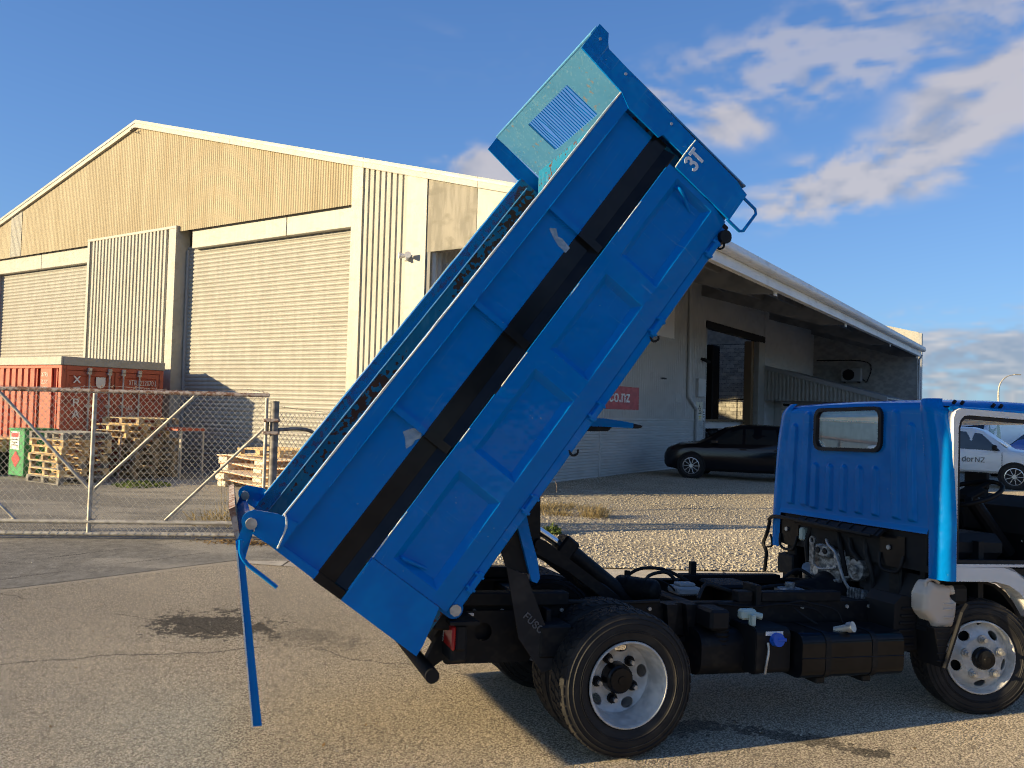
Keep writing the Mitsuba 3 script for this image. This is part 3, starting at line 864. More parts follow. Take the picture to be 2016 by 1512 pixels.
# lean-to against the side wall
lt = lambda x: 3.80 - .262 * x
obj('lean_to_sheet', corr_v(0.02, 4.6, 0.15, 0.042, lambda x: lt(x) - .12, 2.38, 'rib'), 'trim_cream', W, BLD @ move(0, 21.3, 0))
obj('lean_to_barge', MB().prism([(0.0, lt(0) - .14), (4.7, lt(4.7) - .14), (4.7, lt(4.7) + .03), (0.0, lt(0) + .03)], .10, 'xz', 21.22), 'grey_paint', W, BLD)
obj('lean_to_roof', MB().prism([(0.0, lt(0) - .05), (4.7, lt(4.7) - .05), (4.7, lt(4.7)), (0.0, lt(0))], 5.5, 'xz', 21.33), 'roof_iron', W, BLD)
obj('lean_to_wall', MB().box(.05, 1.05, 22.8, 22.95, 0, 2.9).box(2.0, 4.5, 22.8, 22.95, 0, 2.4).box(1.05, 2.0, 22.8, 22.95, 2.1, 2.6), 'clad_grey', W, BLD)
obj('lean_to_door', MB().cbox(1.07, 1.98, 22.86, 22.92, 0.02, 2.08, .01), 'grey_paint', W, BLD)
ac = thing('air_conditioner', 'grey air conditioning unit on brackets on the shaded end wall', 'air conditioner')
obj('casing', MB().cbox(1.42, 2.30, 28.72, 29.08, 3.48, 4.10, .02), 'grey_paint', ac, BLD)
obj('fan_grille', MB().prism(Point(1.75, 3.79).buffer(.26), .02, 'xz', 28.695), 'black_plastic', ac, BLD)
obj('bracket', MB().cbox(1.5, 1.54, 28.75, 29.18, 3.42, 3.47, .004).cbox(2.16, 2.2, 28.75, 29.18, 3.42, 3.47, .004), 'black_metal', ac, BLD)
obj('pipe', MB().tube(smooth_path([(2.33, 29.0, 3.6), (2.5, 29.1, 3.5), (2.5, 29.14, 4.4), (0.2, 29.14, 4.5)], 5), .025), 'black_plastic', ac, BLD)

# signs and small things on the side wall
s = thing('red_web_sign', 'red wall sign with white web address on grey cladding', 'sign')
obj('board', MB().cbox(5.3, 9.45, -.05, -.025, 1.82, 2.46, .004), 'sign_red', s, SIDE)
t = meshkit.text_mesh('ndor.co.nz', 0.30, 0.004, bold=True)
v = t.vertices
w = v[:, 0].max()
obj('lettering', trimesh.Trimesh(np.stack([8.85 - (w - v[:, 0]) * (2.55 / w), -.051 - v[:, 2], 2.03 + v[:, 1]], 1), t.faces[:, ::-1], process=False), 'sign_white', s, SIDE)
s = thing('white_wall_sign', 'large plain white sign board high on the side wall', 'sign')
obj('board', MB().cbox(7.4, 11.93, -.05, -.026, 4.08, 5.25, .004), 'sign_white', s, SIDE)
s = thing('warning_sign', 'cream warning sign with black triangle beside the loading doorway', 'sign')
obj('board', MB().cbox(13.93, 14.50, -.05, -.026, 1.53, 2.16, .004), 'sign_cream', s, SIDE)
tri = Polygon([(14.03, 1.76), (14.40, 1.76), (14.215, 2.10)])
obj('triangle', MB().prism(tri.difference(tri.buffer(-.035)), .003, 'xz', -.054).prism([(14.19, 1.83), (14.25, 1.83), (14.22, 1.98)], .003, 'xz', -.054), 'print_black', s, SIDE)
obj('print', MB().box(14.08, 14.35, -.053, -.05, 1.66, 1.69).box(14.10, 14.33, -.053, -.05, 1.60, 1.63), 'sign_yellow', s, SIDE)
s = thing('notice_sheet', 'small white notice tucked beside the cream warning sign', 'sign')
obj('sheet', MB().box(14.50, 14.68, -.058, -.055, 1.56, 1.92), 'sign_white', s, SIDE)
obj('print', MB().box(14.53, 14.65, -.061, -.058, 1.80, 1.84).box(14.53, 14.64, -.061, -.058, 1.72, 1.75).box(14.53, 14.65, -.061, -.058, 1.64, 1.68), 'print_black', s, SIDE)
s = thing('wall_camera', 'small black security camera beside the loading doorway', 'camera')
obj('mount', MB().cyl((14.33, -.02, 3.62), (14.33, -.12, 3.58), .05, 10), 'black_plastic', s, SIDE)
obj('barrel', MB().cyl((14.30, -.12, 3.60), (14.52, -.26, 3.50), .06, 12), 'black_plastic', s, SIDE, smooth=40)
obj('wall_bracket', MB().cbox(11.0, 11.4, -.06, -.02, 2.79, 2.83, .005), 'black_metal', W, SIDE)
s = thing('lean_to_notices', 'column of small notices on the lean-to wall behind the car', 'sign')
for i in range(4):
    obj('notice', MB().box(.35, .75, 22.77, 22.79, 1.05 + i * .34, 1.35 + i * .34), 'sign_white', s, BLD)
    obj('print', MB().box(.42, .68, 22.76, 22.768, 1.16 + i * .34, 1.26 + i * .34), 'print_black', s, BLD)
nb = thing('parapet_building', 'cream sunlit parapet wall showing above the far end of the awning', 'building')
obj('wall', MB().prism([(-8, 0), (3.45, 0), (3.45, 6.60), (1.9, 7.00), (-8, 9)], .3, 'xz', 38), 'cream', nb, BLD)
obj('parapet_cap', MB().box(3.45, 3.62, 37.98, 38.4, 0, 6.55), 'grey_paint', nb, BLD)

# ------------------------------------------------------------------ the tipper truck
TK = thing('tipper_truck', 'blue tipper truck with its deep steel tray raised high and black chassis', 'truck')
TRAYK = TK + '__tray'
used.add(TRAYK)
MIR = np.diag([1.0, -1.0, 1.0, 1.0])


def recess_plate(u0, u1, v0, v1, holes, y, depth, bev):
    """Plate in the u-v plane at y with pressed panels sunk by depth, walls sloping over bev."""
    P = sbox(u0, v0, u1, v1)
    for h in holes:
        P = P.difference(sbox(h[0], h[2], h[1], h[3]))
    m = MB()
    vv, ff = trimesh.creation.triangulate_polygon(P, engine='earcut')
    ff = np.asarray(ff)
    v3 = np.stack([vv[:, 0], np.full(len(vv), y), vv[:, 1]], 1)
    nrm = np.cross(v3[ff[:, 1]] - v3[ff[:, 0]], v3[ff[:, 2]] - v3[ff[:, 0]])[:, 1]
    ff = np.where((nrm > 0)[:, None], ff[:, ::-1], ff)
    m.add(v3, ff)
    for a0, a1, b0, b1 in holes:
        o = [(a0, y, b0), (a1, y, b0), (a1, y, b1), (a0, y, b1)]
        i = [(a0 + bev, y + depth, b0 + bev), (a1 - bev, y + depth, b0 + bev), (a1 - bev, y + depth, b1 - bev), (a0 + bev, y + depth, b1 - bev)]
        m.quad(*i)
        for k in range(4):
            q = (k + 1) % 4
            m.quad(o[k], o[q], i[q], i[k])
    return m


def weld_bead(pts, r=0.0035, seed=0):
    p = smooth_path(pts, 10)
    w = r * (0.7 + 0.6 * meshkit.noise(np.stack([np.arange(len(p)) * .9, np.zeros(len(p)), np.zeros(len(p))], 1), seed))
    return MB().tube(p, w, 6)


def tray_side(M, near):
    sd = obj('side_wall', recess_plate(-0.03, 2.43, 0.105, 0.44, [(.02, .515, .1065, .362), (.63, 1.127, .1065, .362), (1.25, 1.74, .1065, .362), (1.867, 2.40, .1065, .362)], -0.80, 0.032, 0.034),
             'paint_blue', TRAYK, M, label=None)
    S = TRAYK                                    # siblings under the tray (third level)
    obj('side_lip', MB().prism(Polygon([(-.800, .105), (-.772, 0.0), (-.735, 0.0), (-.735, .105)]), 2.46, 'yz', -.03), 'paint_blue', S, M)
    obj('side_rail', MB().cbox(-.03, 2.40, -.765, -.715, -.05, -.002, .004), 'paint_blue', S, M)
    obj('inner_skin', MB().box(-.25, 2.53, -.742, -.735, 0, .862), 'paint_blue_worn', S, M)
    obj('skin_weld', weld_bead([(-.2, -.731, .79), (.6, -.731, .792), (1.5, -.731, .79), (2.5, -.731, .792)], .004, 12), 'paint_teal_worn', S, M)
    # black ledge and painted band between the lower and the upper side
    obj('ledge', MB().prism(Polygon([(-.8, .4405), (-.765, .500), (-.745, .500), (-.745, .4405)]), 2.70, 'yz', -.21), 'paint_black', S, M)
    obj('upper_panel', MB().box(-.215, 2.49, -.765, -.745, .590, .785), 'paint_blue', S, M)
    obj('painted_band', MB().box(-.215, 2.516, -.766, -.745, .501, .589), 'paint_black', S, M, label='black painted band along the tray side')
    for u in (.556, 1.186, 1.811):
        obj('rib', MB().prism([(-.790, .592), (-.790, .783), (-.764, .785), (-.764, .592)], .030, 'yz', u - .015), 'paint_blue', S, M)
        obj('rib_foot', MB().prism([(-.800, .455), (-.800, .590), (-.764, .590), (-.764, .455)], .040, 'yz', u - .02), 'paint_black', S, M)
    obj('top_rail', MB().prism([(-.800, .786), (-.800, .858), (-.792, .866), (-.735, .866), (-.735, .786)], 2.745, 'yz', -.215), 'paint_blue', S, M)
    e = MB()
    us = np.linspace(-.14, 2.53, 60)
    hgt = .8675 + .004 * meshkit.noise(np.stack([us * 12, us * 0, us * 0], 1), 4)
    e.prism([(-.14, .862)] + list(zip(us, hgt)) + [(2.53, .862)], .014, 'xz', -.803)
    obj('worn_edge', e, 'paint_edge', S, M)
    obj('rear_post', MB().prism([(-.252, .591), (-.215, .591), (-.215, .862), (-.245, .853)], .065, 'xz', -.80), 'paint_blue', S, M)
    obj('rear_post', MB().box(-.256, -.2152, -.80, -.735, .44, .5905), 'paint_black', S, M)
    obj('rear_plate', MB().prism([(-.256, .438), (-.032, .438), (-.032, .052), (-.205, .010), (-.262, .006), (-.262, .03)], .045, 'xz', -.806), 'paint_blue', S, M)
    obj('wing_plate', MB().prism([(2.552, 1.16), (2.72, 1.165), (2.718, 1.10), (2.68, 1.075), (2.655, 1.05), (2.634, .407), (2.52, .407), (2.52, .56), (2.492, .57), (2.491, .785), (2.53, .866)], .012, 'xz', -.806), 'paint_blue', S, M)
    obj('headboard_plate', MB().prism([(2.434, .404), (2.634, .404), (2.629, .087), (2.621, .066), (2.612, .004), (2.432, .002)], .016, 'xz', -.812), 'paint_blue', S, M)
    obj('weld_seam', weld_bead([(2.435, -.806, .406), (2.53, -.808, .408), (2.63, -.808, .406)], .004), 'paint_edge', S, M)
    for a, b, sdx in (((0.1, .786), (1.2, .786), 1), ((1.25, .787), (2.4, .787), 2), ((-.2, .4415), (.9, .442), 3), ((1.0, .442), (2.4, .442), 4)):
        obj('weld_seam', weld_bead([(a[0], -.800, a[1]), ((a[0] + b[0]) / 2, -.8005, (a[1] + b[1]) / 2), (b[0], -.800, b[1])], .0028, sdx), 'paint_blue', S, M)
    for q0, q1, sdx in ((-.03, .22, 31), (.62, .70, 32), (.95, 1.16, 33), (1.52, 1.60, 34), (1.95, 2.16, 35)):
        obj('chipped_edge', weld_bead([(q0, -.8012, .4405), ((q0 + q1) / 2, -.8016, .4412), (q1, -.8012, .4405)], .0030, sdx), 'paint_edge', S, M)
    for u0, v0, u1, v1 in ((2.37, .33, 2.33, .19), (.045, .33, .07, .20)):
        obj('rope_hook', MB().tube(smooth_path([(u0, -.772, v0), (u0 + (u1 - u0) * .15, -.800, v0 - .015), (u0 + (u1 - u0) * .5, -.79, (v0 + v1) / 2), (u1, -.765, v1)], 6), .009, 8), 'paint_blue', S, M, smooth=40)
    for u in (.155, .60, 1.17, 1.72, 2.26):
        lt_ = obj('hinge_catch', MB().cbox(u - .055, u + .055, -.785, -.745, -.045, -.015, .004), 'paint_blue', S, M)
    for u in (.12, .19, .56, .64, 1.13, 1.21, 1.68, 1.76, 2.22, 2.30):
        obj('catch_flange', MB().cbox(u - .006, u + .006, -.786, -.74, -.052, .000, .002), 'paint_blue', S, M)
    for u in (.93, 1.66, 2.30):
        obj('rope_cleat', MB().tube(smooth_path([(u, -.76, -.03), (u - .01, -.77, -.058), (u + .012, -.775, -.072), (u + .03, -.775, -.062)], 5), .006, 6), 'black_metal', S, M)
    # hinge ear with its pin at the rear top corner
    ear = unary_union([Polygon([(-.10, .795), (-.12, .893), (-.150, .955), (-.165, .985), (-.235, .985), (-.248, .93), (-.245, .855), (-.215, .79)]), Point(-.205, .955).buffer(.045)])
    ear = ear.difference(Point(-.236, .935).buffer(.013))
    obj('tailgate_ear', MB().prism(ear, .014, 'xz', -.818), 'paint_blue', S, M)
    obj('ear_gusset', weld_bead([(-.235, -.815, .80), (-.14, -.817, .83), (-.10, -.815, .87)], .005, 7), 'paint_edge', S, M)
    obj('hinge_pin', MB().cyl((-.215, -.845, .955), (-.215, -.70, .955), .024, 16), 'galvanised', S, M, smooth=40)
    for u, v in ((2.62, .905), (2.60, .56), (2.66, 1.115)):
        obj('rivet', MB().cyl((u, -.8085, v), (u, -.8055, v), .008, 10), 'zinc', S, M)


tray_side(TRAY, True)
tray_side(TRAY @ MIR, False)
from shapely.geometry import LineString
three = unary_union([LineString(arc(.022, .064, .0165, 165, -90, 14)).buffer(.0078, cap_style='flat'), LineString(arc(.022, .0265, .0195, 90, -165, 16)).buffer(.0078, cap_style='flat'), sbox(.014, .040, .024, .0535)])
tee = unary_union([sbox(.053, .072, .103, .0885), sbox(.0695, 0.0, .0865, .074)])
for nm, gl in (('numeral', three), ('letter', tee)):
    m_ = MB().prism(gl, .003, 'xz', -.8150)
    obj(nm, m_, 'print_silver', TRAYK, TRAY @ move(2.487, 0, .306), label='silver painted 3 on the headboard plate' if nm == 'numeral' else 'silver painted T on the headboard plate')
# floor, headboard, underframe
obj('floor', MB().box(-.25, 2.53, -.735, .735, .06, .075), 'paint_blue_worn', TRAYK, TRAY)
H = sbox(-.79, .03, .79, 1.165).difference(rrect(-.30, .352, .836, 1.074, .006))
obj('headboard', MB().prism(H, .008, 'yz', 2.654), 'paint_teal_worn', TRAYK, TRAY, label='faded teal inner headboard with a slotted grille')
obj('headboard_flange', MB().cbox(2.652, 2.71, -.79, .79, 1.160, 1.172, .003), 'paint_teal_worn', TRAYK, TRAY)
obj('lower_headboard', MB().box(2.515, 2.525, -.735, .735, .07, .70).prism([(2.515, .70), (2.525, .70), (2.655, .80), (2.655, .79)], 1.47, 'xz', -.735), 'paint_blue_worn', TRAYK, TRAY)
for i in range(21):
    y = -.285 + i * .031
    bend = {2: .012, 3: .006, 16: -.010, 17: .013, 18: .006, 6: .004, 10: -.004}.get(i, 0.003 * math.sin(i * 7.3))
    obj('grille_bar', MB().tube(smooth_path([(2.657, y, .828), (2.657, y + bend * .4, .90), (2.657, y + bend, .97), (2.657, y + bend * .3, 1.03), (2.657, y, 1.082)], 4), .0036, 6), 'paint_blue', TRAYK, TRAY, smooth=50)
for y in (-.33, .33):
    obj('long_beam', MB().cbox(-.02, 2.5, y - .035, y + .035, -.10, .055, .006), 'black_metal', TRAYK, TRAY)
for i in range(9):
    obj('cross_member', MB().cbox(.12 + i * .285, .17 + i * .285, -.73, .73, -.05, .055, .005), 'black_metal', TRAYK, TRAY)
for s_ in (-1, 1):
    obj('step_loop', MB().tube([(2.592, s_ * .80, .01), (2.592, s_ * .80, -.085), (2.575, s_ * .80, -.103), (2.448, s_ * .80, -.100), (2.431, s_ * .80, -.083), (2.431, s_ * .80, .01)], .0085, 8), 'paint_blue', TRAYK, TRAY, smooth=40)
obj('front_stop', MB().cyl((2.36, -.62, -.03), (2.36, -.79, -.045), .036, 16).cbox(2.30, 2.42, -.70, -.60, -.06, .0, .01), 'black_metal', TRAYK, TRAY, smooth=40)
for s_ in (-1, 1):
    obj('hinge_lug', MB().prism(unary_union([Point(0, -.03).buffer(.045), sbox(-.045, -.03, .10, .03)]), .05, 'xz', s_ * .72 - .025), 'paint_blue', TRAYK, TRAY)
    obj('lug_bolt', MB().cyl((0, s_ * .78, -.03), (0, s_ * .68, -.03), .028, 8), 'galvanised', TRAYK, TRAY, smooth=40)
obj('lift_frame', MB().prism([(-.297, 1.47), (-.272, 1.01), (-.290, .972), (-.315, .985), (-.525, 1.048), (-.55, 1.10)], .05, 'xz', -.19), 'black_metal', TRAYK, TRUCK)
obj('lift_frame', MB().prism([(-.297, 1.47), (-.272, 1.01), (-.290, .972), (-.315, .985), (-.525, 1.048), (-.55, 1.10)], .05, 'xz', .14), 'black_metal', TRAYK, TRUCK)
obj('lift_pivot', MB().cyl((-.285, -.22, 1.005), (-.285, .22, 1.005), .03, 14), 'black_metal', TRAYK, TRUCK, smooth=40)
# mudguard bracket and flap that swing up with the tray
for s_ in (-1, 1):
    Mm = TRUCK if s_ < 0 else TRUCK @ MIR
    obj('mudguard_bracket', MB().prism([(-.578, 1.225), (-.556, 1.243), (-.535, 1.235), (-.50, 1.11), (-.455, .98), (-.437, .892), (-.452, .868), (-.478, .876), (-.49, .905), (-.53, 1.03), (-.585, 1.19)], .045, 'xz', -.64), 'paint_blue', TRAYK, Mm)
    obj('bracket_web', MB().prism([(-.66, 1.07), (-.585, 1.19), (-.53, 1.03), (-.487, .905), (-.61, .945)], .012, 'xz', -.615), 'black_metal', TRAYK, Mm)
    fl = obj('mud_flap', MB().prism([(-.612, .945), (-.50, .905), (-.485, .86), (-.365, .60), (-.33, .45), (-.40, .43), (-.53, .60)], .010, 'xz', -.63), 'rubber', TRAYK, Mm)
t = meshkit.text_mesh('FUSO', 0.035, 0.002, bold=True)
v = t.vertices - t.vertices.min(0)
Mt = frame((-.515, -.632, .70), (math.cos(-.72), 0, math.sin(-.72)), (math.sin(.72), 0, math.cos(.72)), (0, -1, 0))
obj('flap_lettering', trimesh.Trimesh(xf(Mt, v * [1, 1, 1]), t.faces, process=False), 'print_grey', TRAYK, TRUCK)

# tailgate hanging from its pins
TGK = TK + '__tailgate'
side = [(-1.888, 1.072), (-1.872, 1.088), (-1.842, 1.125), (-1.815, 1.12), (-1.838, 1.02), (-1.843, .985), (-1.722, .290), (-1.762, .288)]
obj('tailgate', MB().prism(side, 1.53, 'xz', -.765), 'paint_blue', TK, TRUCK, label='blue tailgate hanging open from its top pins')
obj('top_board', MB().prism([(-1.925, 1.205), (-1.900, 1.217), (-1.872, 1.09), (-1.888, 1.072)], 1.54, 'xz', -.77), 'galvanised_rusty', TGK, TRUCK, label='bare rusty edge board of the tailgate')
for s_ in (-1, 1):
    obj('hinge_arm', MB().prism([(-1.852, 1.17), (-1.822, 1.175), (-1.822, 1.10), (-1.86, 1.02), (-1.885, 1.06)], .04, 'xz', s_ * .755 - .02), 'paint_blue', TGK, TRUCK)
    obj('edge_strip', MB().prism([(-1.883, 1.03), (-1.7635, .286), (-1.757, .286), (-1.876, 1.03)], .012, 'xz', s_ * .770 - .006), 'paint_edge', TGK, TRUCK)
obj('locking_rod', MB().tube(smooth_path([(-1.868, -.80, 1.08), (-1.862, -.80, 1.02), (-1.83, -.80, .975), (-1.77, -.80, .93), (-1.705, -.80, .880)], 5), .009, 8), 'paint_blue', TGK, TRUCK, smooth=40)

# ---------------------------------------------------------------- chassis
CH = obj('chassis', MB().prism(Polygon([(-.41, .545), (-.35, .545), (-.35, .553), (-.402, .553), (-.402, .712), (-.35, .712), (-.35, .720), (-.41, .720)]), 4.05, 'yz', -.82), 'black_metal', TK, TRUCK)
obj('rail', MB().prism(Polygon([(.41, .545), (.35, .545), (.35, .553), (.402, .553), (.402, .712), (.35, .712), (.35, .720), (.41, .720)]), 4.05, 'yz', -.82), 'black_metal', CH, TRUCK)
for x in (-.80, -.30, .62, 1.25, 1.80):
    obj('crossmember', MB().cbox(x - .04, x + .04, -.40, .40, .56, .70, .01), 'black_metal', CH, TRUCK)
obj('subframe_block', MB().cbox(1.015, 1.57, -.42, -.35, .722, .778, .004), 'black_metal', CH, TRUCK)
obj('subframe_block', MB().cbox(.86, .955, -.42, -.35, .722, .782, .004), 'black_metal', CH, TRUCK)
obj('subframe_block', MB().cbox(.965, 1.00, -.44, -.30, .70, .82, .004), 'black_metal', CH, TRUCK)
obj('subframe_block', MB().cbox(.96, 1.72, .36, .44, .690, .748, .004), 'black_metal', CH, TRUCK)
obj('subframe_stop', MB().cbox(1.03, 1.07, .38, .42, .745, .830, .004), 'black_metal', CH, TRUCK)
for y in (-.46, .38):
    obj('rear_subframe', MB().cbox(-.80, -.20, y, y + .08, .722, .79, .006), 'black_metal', CH, TRUCK)
obj('rear_plate', MB().prism(rrect(-.86, -.40, .44, .70, .02).difference(Point(-.66, .595).buffer(.045)), .012, 'xz', -.46), 'black_metal', CH, TRUCK)
obj('hinge_bracket', MB().cbox(-.98, -.86, -.70, .70, .66, .76, .01), 'black_metal', CH, TRUCK)
obj('rear_crossbeam', MB().cbox(-.90, -.82, -.74, .74, .52, .64, .01), 'black_metal', CH, TRUCK)
obj('wear_label', MB().box(-.775, -.715, -.464, -.461, .675, .69), 'sign_white', CH, TRUCK)
obj('tank_bracket', MB().cbox(-.42, -.25, -.64, -.40, .50, .66, .01).cbox(-.36, -.33, -.55, -.46, .46, .72, .004), 'black_metal', CH, TRUCK)
bar = obj('underrun_bar', MB().cyl((-.99, -.78, .474), (-.99, .78, .474), .033, 24), 'black_plastic', TK, TRUCK, smooth=40)
for s_ in (-1, 1):
    obj('bar_bracket', MB().prism([(-1.0, .45), (-.96, .45), (-.80, .56), (-.80, .68), (-.87, .68), (-.93, .60)], .05, 'xz', s_ * .56 - .025), 'black_metal', bar, TRUCK)
    tl = obj('tail_light', MB().cbox(-.885, -.83, s_ * .66 - .10, s_ * .66 + .10, .575, .70, .012), 'black_plastic', TK, TRUCK, label='red and clear tail light')
    obj('red_lens', MB().cbox(-.902, -.884, s_ * .66 - .100, s_ * .66 + .062, .578, .692, .008), 'lens_red', tl, TRUCK)
    obj('clear_lens', MB().cbox(-.902, -.884, s_ * .66 + .065, s_ * .66 + .100, .578, .692, .008), 'lens_clear', tl, TRUCK)
    obj('light_cover', MB().prism([(-.92, .715), (-.78, .715), (-.78, .70), (-.92, .70)], .24, 'xz', s_ * .66 - .12), 'black_metal', tl, TRUCK)
# leaf springs and axles
for s_ in (-1, 1):
    for i in range(6):
        L = .62 - i * .085
        obj('leaf_spring', MB().tube([(x, s_ * .42, .46 + i * -.012 + .10 * (x / .62) ** 2) for x in np.linspace(-L, L, 9)], .010, 4), 'black_metal', CH, TRUCK)
ax = obj('rear_axle', MB().cyl((0, -.62, .40), (0, .62, .40), .06, 16).tm(trimesh.creation.icosphere(subdivisions=2, radius=.17), move(0, 0, .40)), 'black_metal', TK, TRUCK, smooth=40)
obj('propeller_shaft', MB().cyl((.1, 0, .42), (1.75, 0, .58), .04, 12), 'black_metal', ax, TRUCK, smooth=40)
obj('front_axle', MB().cbox(2.24, 2.36, -.62, .62, .36, .46, .02), 'black_metal', TK, TRUCK)
obj('exhaust_pipe', MB().tube(smooth_path([(1.3, .2, .42), (.85, .0, .40), (.75, -.3, .40), (.40, -.5, .41)], 6), .045, 12), 'galvanised_rusty', TK, TRUCK, smooth=40)
# hoist
ho = obj('hoist_ram', MB().cyl((-.055, 0, .966), (.40, 0, .64), .052, 24).cyl((.40, 0, .64), (.50, 0, .57), .05, 20), 'black_metal', TK, TRUCK, smooth=40, label='black hydraulic hoist cylinder with chrome rod')
obj('rod', MB().cyl((-.46, 0, 1.205), (-.05, 0, .962), .024, 20), 'chrome', ho, TRUCK, smooth=40)
obj('gland', MB().cbox(-.05, .05, -.065, .065, -.065, .065, .012, M=frame((-.05, 0, .962), (.813, 0, -.582), (0, 1, 0), (.582, 0, .813))), 'black_metal', ho, TRUCK)
obj('hose', MB().tube(smooth_path([(-.03, -.08, .87), (-.01, -.10, .80), (.05, -.09, .76), (.16, -.08, .76), (.30, -.07, .66)], 6), .014, 8), 'rubber', ho, TRUCK, smooth=40)
obj('lift_arm', MB().prism([(-.29, 1.035), (-.24, 1.02), (.30, .66), (.36, .58), (.30, .58), (.22, .64), (-.10, .855), (-.30, .955)], .05, 'xz', -.20), 'black_metal', ho, TRUCK)
obj('lift_arm', MB().prism([(-.29, 1.035), (-.24, 1.02), (.30, .66), (.36, .58), (.30, .58), (.22, .64), (-.10, .855), (-.30, .955)], .05, 'xz', .15), 'black_metal', ho, TRUCK)
at = obj('air_tank', MB().lathe([(-.14, .001), (-.14, .04), (-.125, .058), (-.11, .065), (.11, .065), (.125, .058), (.14, .04), (.14, .001)], 28, move(.41, -.04, .735, rz=math.radians(38))), 'black_metal', TK, TRUCK, smooth=40)
for o in (-.06, .06):
    obj('strap', MB().lathe([(o - .008, .0655), (o - .008, .069), (o + .008, .069), (o + .008, .0655)], 28, move(.41, -.04, .735, rz=math.radians(38))), 'black_plastic', at, TRUCK)
obj('filler', MB().cyl((.385, .04, .79), (.385, .04, .825), .018, 10), 'black_plastic', at, TRUCK)
obj('valve_block', MB().cbox(.66, .82, -.10, .04, .70, .745, .01).cbox(.69, .80, -.06, .02, .745, .765, .006), 'grey_paint', CH, TRUCK)
# fuel tank
ft = obj('fuel_tank', MB().prism(rrect(-.76, -.43, .375, .615, .055, 5), .68, 'yz', 1.04), 'paint_black', TK, TRUCK, smooth=35)
for x in (1.19, 1.50):
    obj('strap', MB().prism(rrect(-.764, -.43, .371, .619, .058, 5).difference(rrect(-.759, -.435, .376, .614, .054, 5)), .035, 'yz', x), 'black_metal', ft, TRUCK)
    obj('strap_bolt', MB().cbox(x - .01, x + .05, -.70, -.55, .335, .372, .006), 'black_metal', ft, TRUCK)
obj('seam', MB().cbox(1.04, 1.72, -.766, -.758, .484, .490, .002), 'paint_black', ft, TRUCK)
obj('filler_neck', MB().cyl((1.325, -.665, .612), (1.362, -.735, .642), .020, 14), 'galvanised', ft, TRUCK, smooth=40)
obj('filler_cap', MB().cyl((1.360, -.730, .641), (1.371, -.757, .650), .029, 16), 'zinc', ft, TRUCK, smooth=40)
# small tank with blue cap behind the wheel
dt = obj('additive_tank', MB().prism(rrect(-.70, -.44, .395, .635, .035, 4), .22, 'yz', .785), 'black_plastic', TK, TRUCK, smooth=35, label='small black additive tank with blue cap')
obj('blue_cap', MB().cyl((.908, -.695, .578), (.908, -.735, .584), .036, 18).cbox(.90, .956, -.74, -.725, .573, .592, .004), 'cap_blue', dt, TRUCK, smooth=40)
obj('label', MB().cbox(.845, .955, -.704, -.7015, .600, .622, .0008), 'sign_white', dt, TRUCK)
obj('gauge_hose', MB().tube(smooth_path([(.857, -.708, .565), (.858, -.715, .52), (.848, -.715, .46), (.846, -.705, .40)], 5), .007, 8), 'zinc', dt, TRUCK, smooth=40)
obj('breather_valve', MB().cbox(.755, .85, -.62, -.56, .665, .72, .012).cyl((.80, -.60, .70), (.87, -.63, .685), .018, 10).cbox(.79, .815, -.66, -.62, .64, .70, .005), 'pale_green_plastic', dt, TRUCK)
obj('tank_hoop', MB().prism(rrect(-.704, -.44, .391, .639, .036, 4).difference(rrect(-.699, -.445, .396, .634, .034, 4)), .03, 'yz', .79), 'black_metal', dt, TRUCK)
obj('silencer', MB().prism(rrect(-.60, -.25, .36, .60, .08, 5), .32, 'yz', .52), 'black_metal', TK, TRUCK, smooth=35)
obj('bellows', MB().lathe([(i * .012, .045 + .008 * (i % 2)) for i in range(14)], 18, move(.66, -.55, .52, rx=math.pi / 2)), 'black_plastic', TK, TRUCK)
obj('air_filter_box', MB().cbox(.56, .68, -.62, -.45, .61, .72, .015), 'black_plastic', TK, TRUCK)
hb = MB()
for pts in ([(.60, -.43, .70), (.58, -.46, .66), (.62, -.48, .60), (.72, -.50, .58)], [(.72, -.43, .715), (.95, -.44, .70), (1.15, -.45, .715), (1.33, -.48, .69), (1.40, -.5, .64)],
            [(1.16, -.44, .715), (1.24, -.48, .735), (1.32, -.46, .72), (1.46, -.5, .69), (1.50, -.52, .62)], [(.50, .1, .735), (.55, .0, .78), (.60, -.1, .76), (.66, -.05, .72)], [(1.2, -.45, .70), (1.26, -.5, .65), (1.30, -.55, .62)]):
    hb.tube(smooth_path(pts, 6), .006, 6)
obj('wiring_loom', hb, 'black_plastic', TK, TRUCK, kind='stuff', label='thin black pipes and wires along the chassis')

# bare primer showing where the paint has scuffed off, and the pivoting prop on the far side
for pts in ([(1.729, .712), (1.744, .694), (1.722, .662), (1.728, .640), (1.724, .612), (1.716, .583), (1.690, .585), (1.697, .612), (1.692, .630), (1.704, .655), (1.712, .680)],
            [(.500, .672), (.530, .650), (.548, .628), (.541, .604), (.522, .594), (.505, .612), (.480, .606), (.452, .618), (.470, .640), (.486, .648)]):
    r_ = np.random.default_rng(len(pts))
    P = Polygon(np.array(pts) + r_.normal(size=(len(pts), 2)) * .003).buffer(.004).simplify(.002)
    obj('paint_scuff', MB().prism(P, .0008, 'xz', -.7668), 'primer', TRAYK, TRAY, label='pale patch where the blue paint has scuffed off')
pr = obj('prop_arm', MB().prism([(-.02, 1.688), (.012, 1.724), (.15, 1.729), (.29, 1.719), (.345, 1.711), (.345, 1.681), (.30, 1.682), (.0, 1.676)], .07, 'xz', -.035), 'paint_blue', TRAYK, TRUCK, label='blue prop arm with worn dark tip under the tray')
